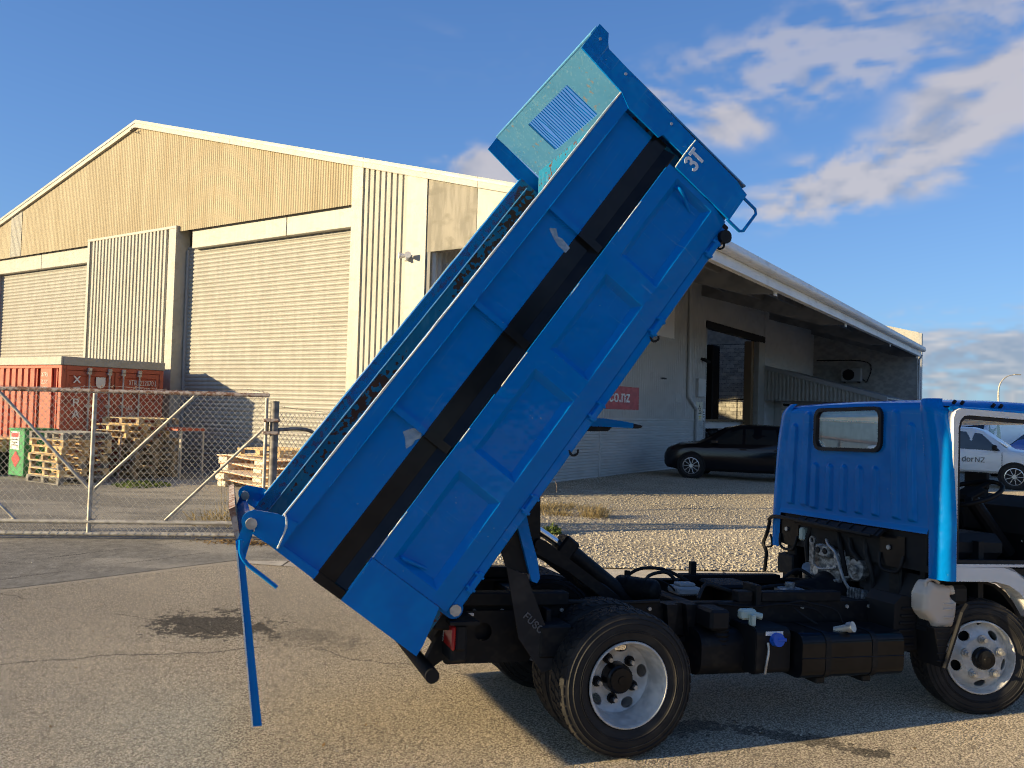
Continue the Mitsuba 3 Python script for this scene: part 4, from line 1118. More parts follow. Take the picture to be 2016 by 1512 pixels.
obj('prop_tip', MB().soft([(.345, 1.711), (.385, 1.706), (.412, 1.702), (.408, 1.688), (.37, 1.680), (.345, 1.681)], .06, .008, 'xz', -.03), 'black_metal', TRAYK, TRUCK)
obj('prop_web', MB().prism([(-.30, 1.60), (-.28, 1.69), (-.02, 1.70), (.0, 1.676), (.215, 1.681), (.19, 1.655), (-.04, 1.643)], .03, 'xz', -.015), 'black_metal', TRAYK, TRUCK)
obj('prop_link', MB().tube([(-.10, 0, 1.86), (.10, 0, 1.735)], .025, 8), 'black_metal', TRAYK, TRUCK)

# ---------------------------------------------------------------- wheels
def tyre_profile(R, r, w):
    h = w / 2
    return [(-h * .62, r), (-h * .86, r + .012), (-h * .98, r + (R - r) * .28), (-h * 1.0, r + (R - r) * .50), (-h * .97, r + (R - r) * .70), (-h * .90, R - .022), (-h * .84, R - .010), (-h * .60, R - .006), (0, R - .004),
            (h * .60, R - .006), (h * .84, R - .010), (h * .90, R - .022), (h * .97, r + (R - r) * .70), (h * 1.0, r + (R - r) * .50), (h * .98, r + (R - r) * .28), (h * .86, r + .012), (h * .62, r)]


def tyre(parent, M, R, r, w, blocks=True):
    t = obj('tyre', MB().lathe(tyre_profile(R, r, w), 72), 'rubber', parent, M, smooth=30)
    rings = MB()
    for s in (-1, 1):
        for k, q in enumerate((.34, .40, .62, .78)):
            rr = r + (R - r) * q
            a = s * (w / 2) * (.992 if q < .7 else .955)
            rings.lathe([(a - s * .003, rr - .004), (a + s * .003, rr), (a - s * .003, rr + .004)], 60)
    obj('sidewall_ring', rings, 'rubber', t, M, kind='stuff', label='raised rings on the tyre sidewall')
    if blocks:
        b = MB()
        n = 46
        cols = [(-.90, -.56), (-.50, -.10), (-.04, .36), (.42, .88)]
        for k, (c0, c1) in enumerate(cols):
            for i in range(n):
                a = (i + (.5 if k % 2 else 0)) * 2 * math.pi / n
                x0, x1 = -.40 * 2 * math.pi * R / n, .40 * 2 * math.pi * R / n
                Mb = trimesh.transformations.rotation_matrix(a, (0, 1, 0))
                sh = .008 if k in (0, 3) else -.008
                v = [[x0 + sh, c0 * w / 2, R - .018], [x1 + sh, c0 * w / 2, R - .014], [x1 - sh, c1 * w / 2, R - .014], [x0 - sh, c1 * w / 2, R - .014]]
                top = [[p[0] * .9, p[1], R - (.010 if (k == 0 and j < 2) or (k == 3 and j > 1) else .001)] for j, p in enumerate(v)]
                b.add(np.array(v + top), [[4, 5, 6, 7], [0, 1, 5, 4], [1, 2, 6, 5], [2, 3, 7, 6], [3, 0, 4, 7]], Mb)
        obj('tread_blocks', b, 'rubber', t, M, kind='stuff', label='blocks of the deep tyre tread')
    return t


def rev(prof, n=64):
    """Closed solid from an (axial, radius) outline round the y axis."""
    P = m3.CrossSection([[(r, a) for a, r in prof]], m3.FillRule.NonZero)
    return m3.Manifold.revolve(P, n)


def to_y(man):
    m = man.to_mesh()
    v = np.asarray(m.vert_properties)[:, :3]
    return trimesh.Trimesh(np.stack([v[:, 0], v[:, 2], -v[:, 1]], 1), np.asarray(m.tri_verts), process=False)


def oval(rad, ang, rx, ry):
    c = m3.CrossSection.circle(1.0, 28).scale((rx, ry)).rotate(math.degrees(ang)).translate((rad * math.cos(ang), rad * math.sin(ang)))
    return c.extrude(.6).translate((0, 0, -.3))


def wheel_group(name, M, front):
    if front:
        prof = [(.002, .212), (-.002, .206), (.010, .198), (.022, .194), (.040, .188), (.040, .172), (.020, .160), (.004, .140), (-.010, .118), (-.012, .070), (-.012, .055), (-.004, .055), (-.004, .07), (-.003, .116), (.012, .138), (.028, .158), (.050, .166), (.16, .168), (.19, .205), (.20, .212), (.19, .192), (.05, .194), (.03, .200), (.012, .207)]
        disc = [(.044, .190), (.024, .160), (.006, .138), (-.010, .116), (-.012, .050), (-.002, .050), (0, .114), (.016, .138), (.034, .158), (.054, .190)]
        hole_r, nut_r, nut_y, hub = .150, .108, -.012, (.064, -.045)
    else:
        disc = [(.136, .172), (.150, .150), (.162, .120), (.166, .040), (.178, .040), (.174, .120), (.162, .152), (.146, .172)]
        hole_r, nut_r, nut_y, hub = .146, .106, .160, (.074, .095)
    flange = [(.004, .213), (-.003, .210), (-.004, .204), (.006, .199), (.020, .195), (.046, .190), (.064, .178), (.150, .170), (.150, .176), (.070, .184), (.050, .197), (.022, .202), (.012, .206)]
    k = obj(name, to_y(rev(flange)), 'rim_silver', TK, M, smooth=30, label='silver front wheel turned slightly outwards, white disc with five holes' if front else 'silver deep dish twin rear wheel with black hub')
    d = rev(disc)
    a0 = math.radians(62 if not front else 87)
    for i in range(5):
        d = d - oval(hole_r, a0 + i * 2 * math.pi / 5, .023, .034)
    obj('disc', to_y(d), 'rim_silver', k, M, smooth=30)
    for i in range(5):
        a = a0 + (i + .5) * 2 * math.pi / 5
        c = V3(nut_r * math.cos(a), 0, -nut_r * math.sin(a))
        obj('wheel_nut', MB().cyl(c + V3(0, nut_y, 0), c + V3(0, nut_y - .012, 0), .026, 14).cyl(c + V3(0, nut_y - .012, 0), c + V3(0, nut_y - (.026 if front else .034), 0), .019, 6), 'black_metal' if not front else 'zinc', k, M)
        obj('wheel_stud', MB().cyl(c + V3(0, nut_y - .026, 0), c + V3(0, nut_y - (.044 if front else .052), 0), .011, 10), 'zinc', k, M)
    hr, hy = hub
    obj('hub', MB().lathe([(nut_y + .03, hr + .004), (hy + .02, hr), (hy + .006, hr - .004), (hy, hr * .82), (hy - .012, hr * .78), (hy - .016, hr * .30), (hy - .022, hr * .28), (hy - .022, .001)], 40), 'paint_black', k, M, smooth=35)
    w, R = (.205, .338) if front else (.215, .357)
    tyre(k, M @ move(0, w / 2 * .94, 0), R, .205, w, True)
    if not front:
        tyre(k, M @ move(0, w / 2 * .94 + .245, 0), R, .205, w, True)
        obj('inner_rim', MB().lathe([(.16, .17), (.18, .19), (.40, .20)], 40), 'rim_silver', k, M, smooth=35)
    else:
        obj('brake_drum', MB().lathe([(.06, .05), (.07, .155), (.19, .155), (.19, .02)], 36), 'black_metal', k, M)
    return k


wheel_group('rear_wheel', TRUCK @ move(0, -.795, .40), False)
wheel_group('rear_wheel', TRUCK @ MIR @ move(0, -.795, .40), False)
wheel_group('front_wheel', TRUCK @ move(2.31, -.735, .452, rz=math.radians(-15)), True)
wheel_group('front_wheel', TRUCK @ MIR @ move(2.31, -.735, .452, rz=math.radians(15)), True)

# ---------------------------------------------------------------- cab
CB = TK + '__cab'
used.add(CB)
X0 = 1.95


def flat_half(z):
    return np.interp(z, [0.9, 1.16, 1.55, 1.90, 1.96], [.695, .690, .655, .605, .58])


def out_half(z):
    return np.interp(z, [0.9, 1.25, 1.70, 1.88, 1.96], [.815, .815, .785, .745, .69])


# rear panel: pressed sheet with ribs round the window
yy = np.linspace(-1, 1, 235)
zz = np.linspace(1.155, 1.915, 130)
YN, ZG = np.meshgrid(yy, zz)
YG = YN * flat_half(ZG)
ribs = [(.446, .358, 1.898, 1.222), (.586, .505, 1.812, 1.222), (.342, .264, 1.537, 1.212), (.195, .127, 1.534, 1.214), (.061, -.006, 1.534, 1.215), (-.079, -.147, 1.534, 1.217), (-.219, -.283, 1.535, 1.218), (-.381, -.453, 1.894, 1.217), (-.504, -.573, 1.810, 1.214)]
hgt = np.zeros_like(YG)
for a, b_, zt, zb in ribs:
    c0, hw = (a + b_) / 2, (a - b_) / 2
    lean = 1 + .10 * np.clip((1.55 - ZG) / .5, 0, 1) * 0
    cy = c0 * np.interp(ZG, [1.2, 1.9], [1.055, 1.0])
    dy = np.abs(YG - cy) - hw
    capz = zt - hw
    d1 = np.where(ZG > capz, np.hypot(YG - cy, ZG - capz) - hw, dy)
    d2 = np.maximum(d1, (zb - ZG))
    hgt = np.maximum(hgt, np.clip(-d2 / .014, 0, 1))
hgt = hgt * hgt * (3 - 2 * hgt)
dent = .004 * (meshkit.noise(np.stack([YG * 3, ZG * 3, YG * 0], -1), 8) - .5)
XG = X0 - .019 * hgt + dent - .010 * np.clip((1.19 - ZG) / .03, 0, 1) + .02 * np.clip((ZG - 1.88) / .04, 0, 1) ** 2
V = np.stack([XG, YG, ZG], -1).reshape(-1, 3)
k = len(yy)
i = (np.arange(len(zz) - 1)[:, None] * k + np.arange(k - 1)).ravel()
F = np.vstack([np.stack([i, i + k, i + k + 1], 1), np.stack([i, i + k + 1, i + 1], 1)])
cen = V[F].mean(1)
wy, wz = cen[:, 1] - .003, cen[:, 2] - 1.766
qx, qz = np.maximum(np.abs(wy) - (.312 - .055), 0), np.maximum(np.abs(wz) - (.137 - .055), 0)
F = F[np.hypot(qx, qz) > .055]
obj('rear_panel', trimesh.Trimesh(V, F, process=False), 'paint_blue', CB, TRUCK, smooth=True)
obj('window_seal', MB().prism(rrect(-.318, .324, 1.620, 1.912, .065).difference(rrect(-.293, .299, 1.643, 1.889, .05)), .03, 'yz', X0 - .022), 'rubber', CB, TRUCK, smooth=30)
obj('rear_window', trimesh.Trimesh(*[(lambda vf: (np.column_stack([np.full(len(vf[0]), X0 - .004), vf[0]]), vf[1]))(trimesh.creation.triangulate_polygon(rrect(-.295, .301, 1.642, 1.892, .05), engine='earcut'))][0], process=False), 'glass', CB, TRUCK)


def corner(sgn, zs):
    rings = []
    for z in zs:
        fh, oh = flat_half(z), out_half(z)
        x_end = 2.008 - .012 * np.clip((z - 1.2) / .7, 0, 1) + .02
        top = .045 * np.clip((z - 1.88) / .08, 0, 1) ** 2
        pts = []
        pts.append((X0 + .0 + top, fh))
        for t in np.linspace(0, 1, 8):
            w = math.pi / 2 * t
            pts.append((X0 + .045 + top - .055 * math.cos(w) + .0, fh + (oh - fh) * (.25 + .75 * math.sin(w)) if t > 0 else fh + (oh - fh) * .25))
        pts.append((x_end, oh + .001))
        rings.append([(p[0], sgn * p[1], z) for p in pts])
    R_ = np.array(rings)
    n, m = R_.shape[:2]
    i = (np.arange(n - 1)[:, None] * m + np.arange(m - 1)).ravel()
    F = np.vstack([np.stack([i, i + 1, i + m + 1], 1), np.stack([i, i + m + 1, i + m], 1)])
    return trimesh.Trimesh(R_.reshape(-1, 3), F if sgn < 0 else F[:, ::-1], process=False)


zs = np.concatenate([np.linspace(.905, 1.86, 22), np.linspace(1.875, 1.955, 7)])
obj('corner_panel', corner(-1, zs), 'paint_blue', CB, TRUCK, smooth=50)
obj('corner_panel', corner(1, zs), 'paint_blue', CB, TRUCK, smooth=50)
# roof: rounded shell, a little proud of the panels, with swages at the rear edge
pts = []
for x, dz in ((1.975, -.035), (1.99, -.012), (2.03, .004), (2.2, .020), (2.5, .034), (2.9, .040), (3.25, .030), (3.38, -.005)):
    for yv, dv in ((-.745, -.055), (-.735, -.03), (-.70, -.010), (-.60, .002), (-.3, .010), (0, .012), (.3, .010), (.60, .002), (.70, -.010), (.735, -.03), (.745, -.055)):
        pts.append((x, yv, 1.940 + dz + dv))
pts = np.array(pts)
rf = trimesh.convex.convex_hull(np.vstack([pts, [(1.985, -.74, 1.895), (1.985, .74, 1.895), (3.36, -.74, 1.905), (3.36, .74, 1.905)]]))
obj('roof', rf, 'paint_blue', CB, TRUCK, smooth=32)
obj('drip_rail', MB().tube(smooth_path([(2.02, -.775, 1.880), (2.05, -.772, 1.898), (2.6, -.772, 1.902), (3.1, -.77, 1.895)], 5), .009, 6), 'paint_blue', CB, TRUCK, smooth=40)
for x in (2.06, 2.12, 2.36, 2.42):
    obj('roof_clip', MB().cyl((x, -.745, 1.925), (x, -.76, 1.942), .010, 8), 'black_plastic', CB, TRUCK)
# door frame on the near side, door opening, far door
fr = Polygon([(2.014, .985), (2.014, 1.84), (2.030, 1.880), (2.065, 1.896), (3.05, 1.896), (3.20, 1.45), (3.22, .985)])
op = Polygon([(2.050, 1.00), (2.050, 1.78)] + [(2.062, 1.826), (2.09, 1.853), (2.13, 1.860)] + [(2.98, 1.858), (3.12, 1.43), (3.14, 1.00)])
obj('door_frame', MB().prism(fr.difference(op), .05, 'xz', -.796), 'white_paint', CB, TRUCK, label='white door frame edge round the open doorway')
op2 = op.buffer(-.022)
obj('door_seal', MB().prism(op.difference(op2), .03, 'xz', -.788), 'rubber', CB, TRUCK)
frf = Polygon([(2.014, .985), (2.014, 1.85), (2.065, 1.93), (3.05, 1.93), (3.20, 1.45), (3.22, .985)])
fo = Polygon([(2.10, 1.38), (2.10, 1.84), (2.14, 1.895), (2.94, 1.895), (3.06, 1.38)])
obj('far_door', MB().prism(frf.difference(fo), .05, 'xz', .75), 'black_plastic', CB, TRUCK)
obj('far_skin', MB().prism(frf.difference(fo.buffer(.01)), .004, 'xz', .801), 'paint_blue', CB, TRUCK)
obj('front_panel', MB().cbox(3.24, 3.32, -.79, .79, .75, 1.30, .02), 'paint_blue', CB, TRUCK)
for s_ in (-1, 1):
    obj('front_pillar', MB().tube([(3.28, s_ * .76, 1.28), (3.22, s_ * .72, 1.90)], .04, 8), 'paint_blue', CB, TRUCK)
obj('cab_floor', MB().box(1.97, 3.28, -.76, .76, .93, .97).box(1.97, 2.0, -.66, .66, .96, 1.62), 'black_plastic', CB, TRUCK)
obj('roof_lining', MB().box(2.0, 3.2, -.745, .745, 1.900, 1.908), 'black_plastic', CB, TRUCK)
st = obj('seat', MB().cbox(2.12, 2.60, -.66, -.22, 1.0, 1.16, .05).cbox(2.05, 2.17, -.66, -.22, 1.1, 1.62, .05), 'black_plastic', CB, TRUCK, smooth=30)
obj('passenger_seat', MB().cbox(2.12, 2.60, -.18, .62, 1.0, 1.14, .05).cbox(2.05, 2.17, -.18, .62, 1.1, 1.40, .05), 'black_plastic', CB, TRUCK, smooth=30)
obj('dashboard', MB().prism([(3.24, .97), (3.24, 1.36), (3.05, 1.39), (2.90, 1.32), (2.88, 1.15), (2.98, .97)], 1.48, 'xz', -.74), 'black_plastic', CB, TRUCK)
obj('dash_monitor', MB().cbox(2.80, 2.83, -.32, -.14, 1.42, 1.53, .006).cbox(2.81, 2.9, -.25, -.2, 1.36, 1.43, .005), 'black_plastic', CB, TRUCK)
Ms = TRUCK @ move(2.53, -.42, 1.392, ry=math.radians(-24))
tor = trimesh.creation.torus(.200, .014, 48, 10)
sw = obj('steering_wheel', MB().tm(tor), 'black_plastic', CB, Ms, smooth=True)
obj('steering_hub', MB().cbox(-.085, .085, -.075, .075, -.03, .02, .02), 'black_plastic', sw, Ms)
for a in (0, 2.4, -2.4):
    obj('spoke', MB().cbox(.05, .19, -.022, .022, -.012, .004, .004, M=move(rz=a)), 'black_plastic', sw, Ms)
obj('steering_column', MB().cyl((2.55, -.42, 1.37), (2.90, -.40, 1.02), .045, 12), 'black_plastic', CB, TRUCK)
obj('key_tag', MB().cbox(2.90, 2.93, -.50, -.497, 1.10, 1.20, .001), 'sign_cream', CB, TRUCK)
obj('paper_tag', MB().cbox(2.93, 2.99, -.50, -.497, 1.02, 1.11, .001), 'sign_white', CB, TRUCK)
obj('gear_lever', MB().cyl((2.86, -.1, 1.05), (2.80, -.1, 1.30), .012, 8).tm(trimesh.creation.icosphere(subdivisions=2, radius=.03), move(2.80, -.1, 1.31)), 'black_plastic', CB, TRUCK, smooth=40)
# step and wheel arch
ar = Polygon([(2.03, .985), (2.40, .982), (2.50, .955), (2.58, .90), (2.66, .80), (2.72, .70), (2.66, .68), (2.60, .76), (2.53, .835), (2.45, .878), (2.34, .900), (2.035, .903)])
wa = obj('wheel_arch', MB().prism(ar, .10, 'xz', -.80), 'white_paint', CB, TRUCK, smooth=25, label='white wheel arch below the open door')
obj('step_tread', MB().prism([(2.03, .986), (2.40, .983), (2.50, .956), (2.60, .90), (2.60, .915), (2.50, .972), (2.40, .999), (2.03, 1.001)], .22, 'xz', -.778), 'grey_paint', wa, TRUCK)
obj('arch_liner', MB().prism([(2.02, .90), (2.34, .895), (2.45, .87), (2.54, .82), (2.62, .73), (2.66, .62), (2.64, .62), (2.60, .72), (2.52, .80), (2.44, .855), (2.34, .88), (2.04, .885), (1.95, .60), (1.93, .60)], .55, 'xz', -.70), 'black_plastic', wa, TRUCK)
# mudguard behind the front wheel
mg = obj('front_mudguard', MB().prism([(1.935, .632), (2.00, .632), (2.055, .630), (2.02, .52), (2.01, .41), (1.985, .412)], .16, 'xz', -.76), 'black_plastic', TK, TRUCK)
for z in (.45, .49, .53, .57, .61):
    obj('guard_rib', MB().cbox(1.955, 2.045 - (.61 - z) * .15, -.765, -.755, z - .006, z + .004, .002), 'black_plastic', mg, TRUCK)
obj('guard_edge', MB().tube([(1.995, -.775, .412), (2.12, -.775, .72), (2.16, -.77, .765)], .014, 6), 'black_plastic', mg, TRUCK)
obj('guard_mount', MB().cbox(2.09, 2.21, -.74, -.66, .76, .87, .02), 'black_plastic', mg, TRUCK)
# washer bottle
wb = Polygon([(1.90, .815), (1.93, .865), (1.95, .885), (2.00, .868), (2.06, .862), (2.085, .845), (2.085, .795), (2.12, .79), (2.135, .775), (2.125, .69), (2.105, .632), (1.985, .628), (1.955, .665), (1.90, .72)])
wa_ = obj('washer_bottle', MB().soft(wb.buffer(.012, quad_segs=5).buffer(-.006), .13, .035, 'xz', -.735), 'jug_plastic', TK, TRUCK, smooth=50, label='translucent washer fluid bottle')
obj('bottle_cap', MB().cyl((2.085, -.69, .83), (2.118, -.715, .838), .030, 18), 'jug_plastic', wa_, TRUCK, smooth=40)
for z in (.69, .735, .765):
    obj('bottle_ridge', MB().tube([(2.02, -.735, z), (2.07, -.737, z - .004), (2.10, -.733, z)], .006, 6), 'jug_plastic', wa_, TRUCK, smooth=40)
obj('bottle_handle', MB().tube(smooth_path([(1.93, -.70, .84), (1.925, -.70, .885), (1.98, -.70, .90), (2.02, -.70, .875)], 5), .010, 8), 'jug_plastic', wa_, TRUCK, smooth=40)
# air intake box, engine bay
ib = obj('intake_box', MB().prism([(1.77, .46), (1.78, .74), (1.83, .79), (1.90, .78), (1.94, .70), (1.95, .48)], .24, 'xz', -.62), 'black_plastic', TK, TRUCK)
for i in range(6):
    obj('intake_rib', MB().cbox(1.79 + .008 * i, 1.92, -.632, -.618, .50 + i * .042, .515 + i * .042, .003), 'black_plastic', ib, TRUCK)
EN = obj('engine', MB().cbox(1.96, 2.30, .0, .36, .76, .985, .03), 'engine_metal', TK, TRUCK, label='exposed grey engine block under the cab')
obj('end_plate', MB().soft(rrect(.03, .33, .73, .95, .04), .03, .008, 'yz', 1.935), 'engine_metal', EN, TRUCK, smooth=40)
obj('water_housing', MB().cbox(1.90, 1.96, .10, .24, .90, .985, .012), 'engine_metal', EN, TRUCK)
for y, z, r in ((.06, .76, .010), (.06, .92, .010), (.30, .76, .010), (.30, .92, .010), (.18, .74, .009), (.12, .83, .022), (.25, .80, .028), (.06, .85, .016)):
    obj('engine_bolt', MB().cyl((1.94, y, z), (1.918, y, z), r, 10), 'zinc', EN, TRUCK, smooth=40)
obj('alternator', MB().cyl((1.95, -.10, .86), (2.05, -.10, .86), .07, 20).cyl((1.93, -.10, .86), (1.95, -.10, .86), .03, 12), 'engine_metal', EN, TRUCK, smooth=40)
obj('rocker_cover', MB().cbox(1.99, 2.30, .03, .33, .99, 1.06, .02), 'black_metal', EN, TRUCK)
obj('port', MB().cyl((1.905, .205, .945), (1.893, .205, .945), .020, 14).cyl((1.905, .135, .945), (1.893, .135, .945), .020, 14), 'black_metal', EN, TRUCK, smooth=40, kind='stuff')
obj('lifting_eye', MB().prism(unary_union([Point(.27, 1.0).buffer(.030), sbox(.25, .84, .295, 1.0)]).difference(Point(.27, 1.0).buffer(.016)), .012, 'yz', 1.90), 'engine_metal', EN, TRUCK)
obj('starter', MB().cyl((1.95, .36, .80), (2.02, .44, .72), .045, 16).cyl((2.02, .40, .74), (2.1, .30, .74), .03, 12), 'zinc', EN, TRUCK, smooth=40)
obj('gearbox', MB().lathe([(-.2, .001), (-.2, .08), (-.05, .10), (.06, .15), (.10, .165), (.16, .17), (.16, .001)], 30, move(1.88, .16, .66, rz=-math.pi / 2)), 'black_metal', EN, TRUCK, smooth=30)
obj('finned_cover', MB().cbox(1.92, 1.99, -.20, -.06, .68, .74, .01, M=None), 'engine_metal', EN, TRUCK)
for i in range(5):
    obj('fin', MB().cbox(1.905, 1.925, -.19 + i * .026, -.18 + i * .026, .68, .75, .003), 'engine_metal', EN, TRUCK)
obj('oil_pipe', MB().tube(smooth_path([(1.93, .16, 1.02), (1.90, .10, .99), (1.885, .02, .955), (1.88, -.02, .90), (1.88, -.07, .80), (1.90, -.10, .74)], 6), .010, 8), 'zinc', EN, TRUCK, smooth=40)
obj('fuel_pipe', MB().tube(smooth_path([(1.915, .26, .84), (1.905, .20, .82), (1.905, .12, .83), (1.91, .05, .845)], 6), .007, 8), 'zinc', EN, TRUCK, smooth=40)
hz = MB()
for q in ([(1.98, .10, 1.08), (1.95, .05, 1.0), (1.96, .03, .90), (1.98, .02, .80)], [(1.98, .38, 1.08), (1.96, .40, .98), (1.97, .40, .86), (2.0, .42, .74)], [(1.99, -.15, 1.08), (1.96, -.18, .98), (1.97, -.22, .86), (2.0, -.22, .74)], [(1.97, -.02, 1.05), (1.95, -.06, .98), (1.96, -.12, .92)]):
    hz.tube(smooth_path(q, 6), .017, 8)
obj('hose', hz, 'rubber', EN, TRUCK, smooth=40, kind='stuff', label='black rubber hoses round the engine')
for c in ((2.02, 2.10, -.34, -.04, .72, 1.04), (2.02, 2.1, .37, .46, .76, 1.0)):
    obj('side_cover', MB().cbox(*c, .02), 'black_metal', EN, TRUCK)
for y0 in (.595, -.40):
    mt = obj('cab_mount', MB().prism(Polygon([(y0 - .10, 1.115), (y0 + .10, 1.115), (y0 + .10, .98), (y0 + .05, .925), (y0 - .05, .925), (y0 - .10, .98)]), .10, 'yz', 1.96), 'paint_black', TK, TRUCK)
    obj('mount_loop', MB().tube(smooth_path([(1.955, y0 + .095, 1.0), (1.945, y0 + .085, .935), (1.945, y0 + .05, .90), (1.945, y0 - .05, .90), (1.945, y0 - .085, .935), (1.955, y0 - .095, 1.0)], 5), .010, 8), 'black_metal', mt, TRUCK, smooth=40)
    obj('mount_leg', MB().cbox(1.98, 2.08, y0 - .05, y0 + .05, .70, .93, .01), 'black_metal', mt, TRUCK)
    obj('mount_bolt', MB().cyl((1.955, y0 + .02, 1.04), (1.945, y0 + .02, 1.04), .016, 6), 'zinc', mt, TRUCK)
sh = obj('heat_shield', MB().prism([(1.88, 1.105), (1.93, 1.145), (2.0, 1.150), (2.0, 1.140), (1.935, 1.130), (1.89, 1.09)], .80, 'xz', -.36), 'black_plastic', TK, TRUCK, label='black ribbed shield under the cab')
for i in range(7):
    obj('shield_rib', MB().prism([(1.875, 1.108), (1.928, 1.152), (1.935, 1.150), (1.883, 1.103)], .02, 'xz', -.33 + i * .115), 'black_plastic', sh, TRUCK)
obj('cross_rod', MB().tube(smooth_path([(1.93, .80, 1.09), (1.90, .70, 1.12), (1.88, .5, 1.125), (1.88, 0, 1.11), (1.89, -.30, 1.10)], 6), .014, 8), 'black_metal', TK, TRUCK, smooth=40)
obj('tilt_stay', MB().tube(smooth_path([(1.94, .80, 1.08), (1.945, .84, .98), (1.945, .88, .90), (1.945, .84, .84), (1.95, .86, .70)], 5), .014, 8).tube(smooth_path([(1.95, .80, .98), (1.95, .78, .90), (1.95, .84, .88)], 4), .008, 6), 'black_metal', TK, TRUCK, smooth=40)
obj('bay_panel', MB().box(2.32, 2.36, -.70, .70, .60, 1.12).box(2.0, 2.36, .62, .66, .60, .95).box(2.0, 2.36, -.62, -.58, .60, 1.0), 'black_plastic', TK, TRUCK)
obj('bay_bracket', MB().cbox(1.94, 2.0, .52, .70, .72, .86, .01).prism([(.50, .62), (.70, .60), (.72, .86), (.56, .88)], .02, 'yz', 2.0), 'black_metal', TK, TRUCK)
obj('reservoir', MB().cbox(1.93, 1.99, .40, .46, .98, 1.07, .012), 'pale_green_plastic', TK, TRUCK)

# small fittings along the chassis
for x in (-.70, -.55, -.22, -.08, .30, .46, .62, .95, 1.30, 1.62, 1.78):
    obj('frame_bolt', MB().cyl((x, -.410, .69), (x, -.420, .69), .011, 6), 'galvanised', CH, TRUCK)
for x in (.40, .52):
    obj('frame_gusset', MB().prism([(x, .545), (x + .03, .545), (x + .05, .72), (x - .02, .72)], .05, 'xz', -.46), 'black_metal', CH, TRUCK)
hh = MB()
for q in ([(.62, -.38, .735), (.72, -.30, .80), (.86, -.28, .77), (1.0, -.28, .73)], [(.48, .30, .73), (.60, .28, .80), (.75, .24, .80), (.90, .20, .735)], [(1.05, -.20, .73), (1.25, -.18, .77), (1.5, -.15, .76), (1.72, -.12, .70)], [(.75, .05, .74), (.70, .12, .80), (.60, .15, .78), (.52, .08, .74)],
          [(1.70, .30, .74), (1.80, .28, .80), (1.88, .24, .76)], [(-.25, -.43, .74), (-.05, -.44, .735), (.15, -.43, .73), (.35, -.43, .735)]):
    hh.tube(smooth_path(q, 6), .011, 7)
obj('hydraulic_hoses', hh, 'rubber', TK, TRUCK, smooth=40, kind='stuff', label='black hydraulic hoses lying along the chassis')
obj('pump_valve', MB().cbox(1.28, 1.42, -.30, -.16, .70, .77, .012).cyl((1.35, -.23, .77), (1.35, -.23, .80), .03, 12), 'engine_metal', TK, TRUCK)
obj('battery_cover', MB().cbox(1.05, 1.32, .05, .33, .70, .735, .015), 'black_plastic', TK, TRUCK)

# ------------------------------------------------------------------ shipping container
CT = thing('shipping_container', 'rust red shipping container with white letters and pale cover strip beside the warehouse', 'container')
ca, cb0, cb1, cl = -7.83, -2.92, -.48, -13.9
END = BLD @ frame((ca, 0, 0), (0, 1, 0), (-1, 0, 0), (0, 0, 1))      # local x = b, -y outwards
FR = BLD @ move(0, cb0, 0)
obj('side_panel', corr_v(cl + .15, -8.70, .28, .036, 2.36, .22, 'trap'), 'container_red', CT, FR @ move(0, .036, 0))
obj('side_panel', corr_v(-8.25, ca - .12, .28, .036, 2.36, .22, 'trap'), 'container_red', CT, FR @ move(0, .036, 0))
obj('label_panel', MB().box(-8.70, -8.25, .004, .036, .22, 2.36), 'container_red', CT, FR)
obj('top_rail', MB().cbox(cl, ca - .10, -.006, .06, 2.36, 2.43, .008), 'container_red', CT, FR)
obj('bottom_rail', MB().cbox(cl, ca - .10, -.004, .08, .06, .22, .01), 'container_red', CT, FR)
obj('body', MB().box(cl, ca - .06, cb0 + .05, cb1 - .05, .10, 2.42), 'container_red', CT, BLD)
obj('corner_post', MB().cbox(ca - .12, ca + .004, cb0 - .005, cb0 + .10, .0, 2.43, .01), 'container_red', CT, BLD)
obj('corner_post', MB().cbox(ca - .12, ca + .004, cb1 - .10, cb1 + .005, .0, 2.43, .01), 'container_red', CT, BLD)
obj('door_header', MB().cbox(cb0 + .10, cb1 - .10, -.004, .06, 2.33, 2.43, .008), 'container_red', CT, END)
obj('door_sill', MB().cbox(cb0 + .10, cb1 - .10, -.004, .06, .06, .18, .008), 'container_red', CT, END)
mid = (cb0 + cb1) / 2
for x0, x1 in ((cb0 + .11, mid - .012), (mid + .012, cb1 - .11)):
    d = obj('door', recess_plate(x0, x1, .19, 2.32, [(x0 + .06, x1 - .06, .28 + q * .50, .72 + q * .50) for q in range(4)], .01, .022, .02), 'container_red', CT, END)
    for x in (x0 + (.49 if x0 < mid - .5 else .17), x0 + (.96 if x0 < mid - .5 else .57)):
        br = obj('locking_bar', MB().cyl((x, -.035, .12), (x, -.035, 2.40), .020, 10), 'galvanised', d, END, smooth=40)
        for z in (.16, .75, 1.55, 2.28):
            obj('bar_keeper', MB().cbox(x - .05, x + .05, -.055, .01, z - .03, z + .03, .008), 'galvanised', d, END)
        obj('bar_cam', MB().cbox(x - .045, x + .045, -.07, -.01, 2.31, 2.40, .012), 'galvanised', d, END)
    for z in (.5, 1.2, 1.9):
        xh = x0 if x0 < mid - .5 else x1
        obj('hinge', MB().cyl((xh, -.02, z - .06), (xh, -.02, z + .06), .022, 8), 'container_red', d, END)


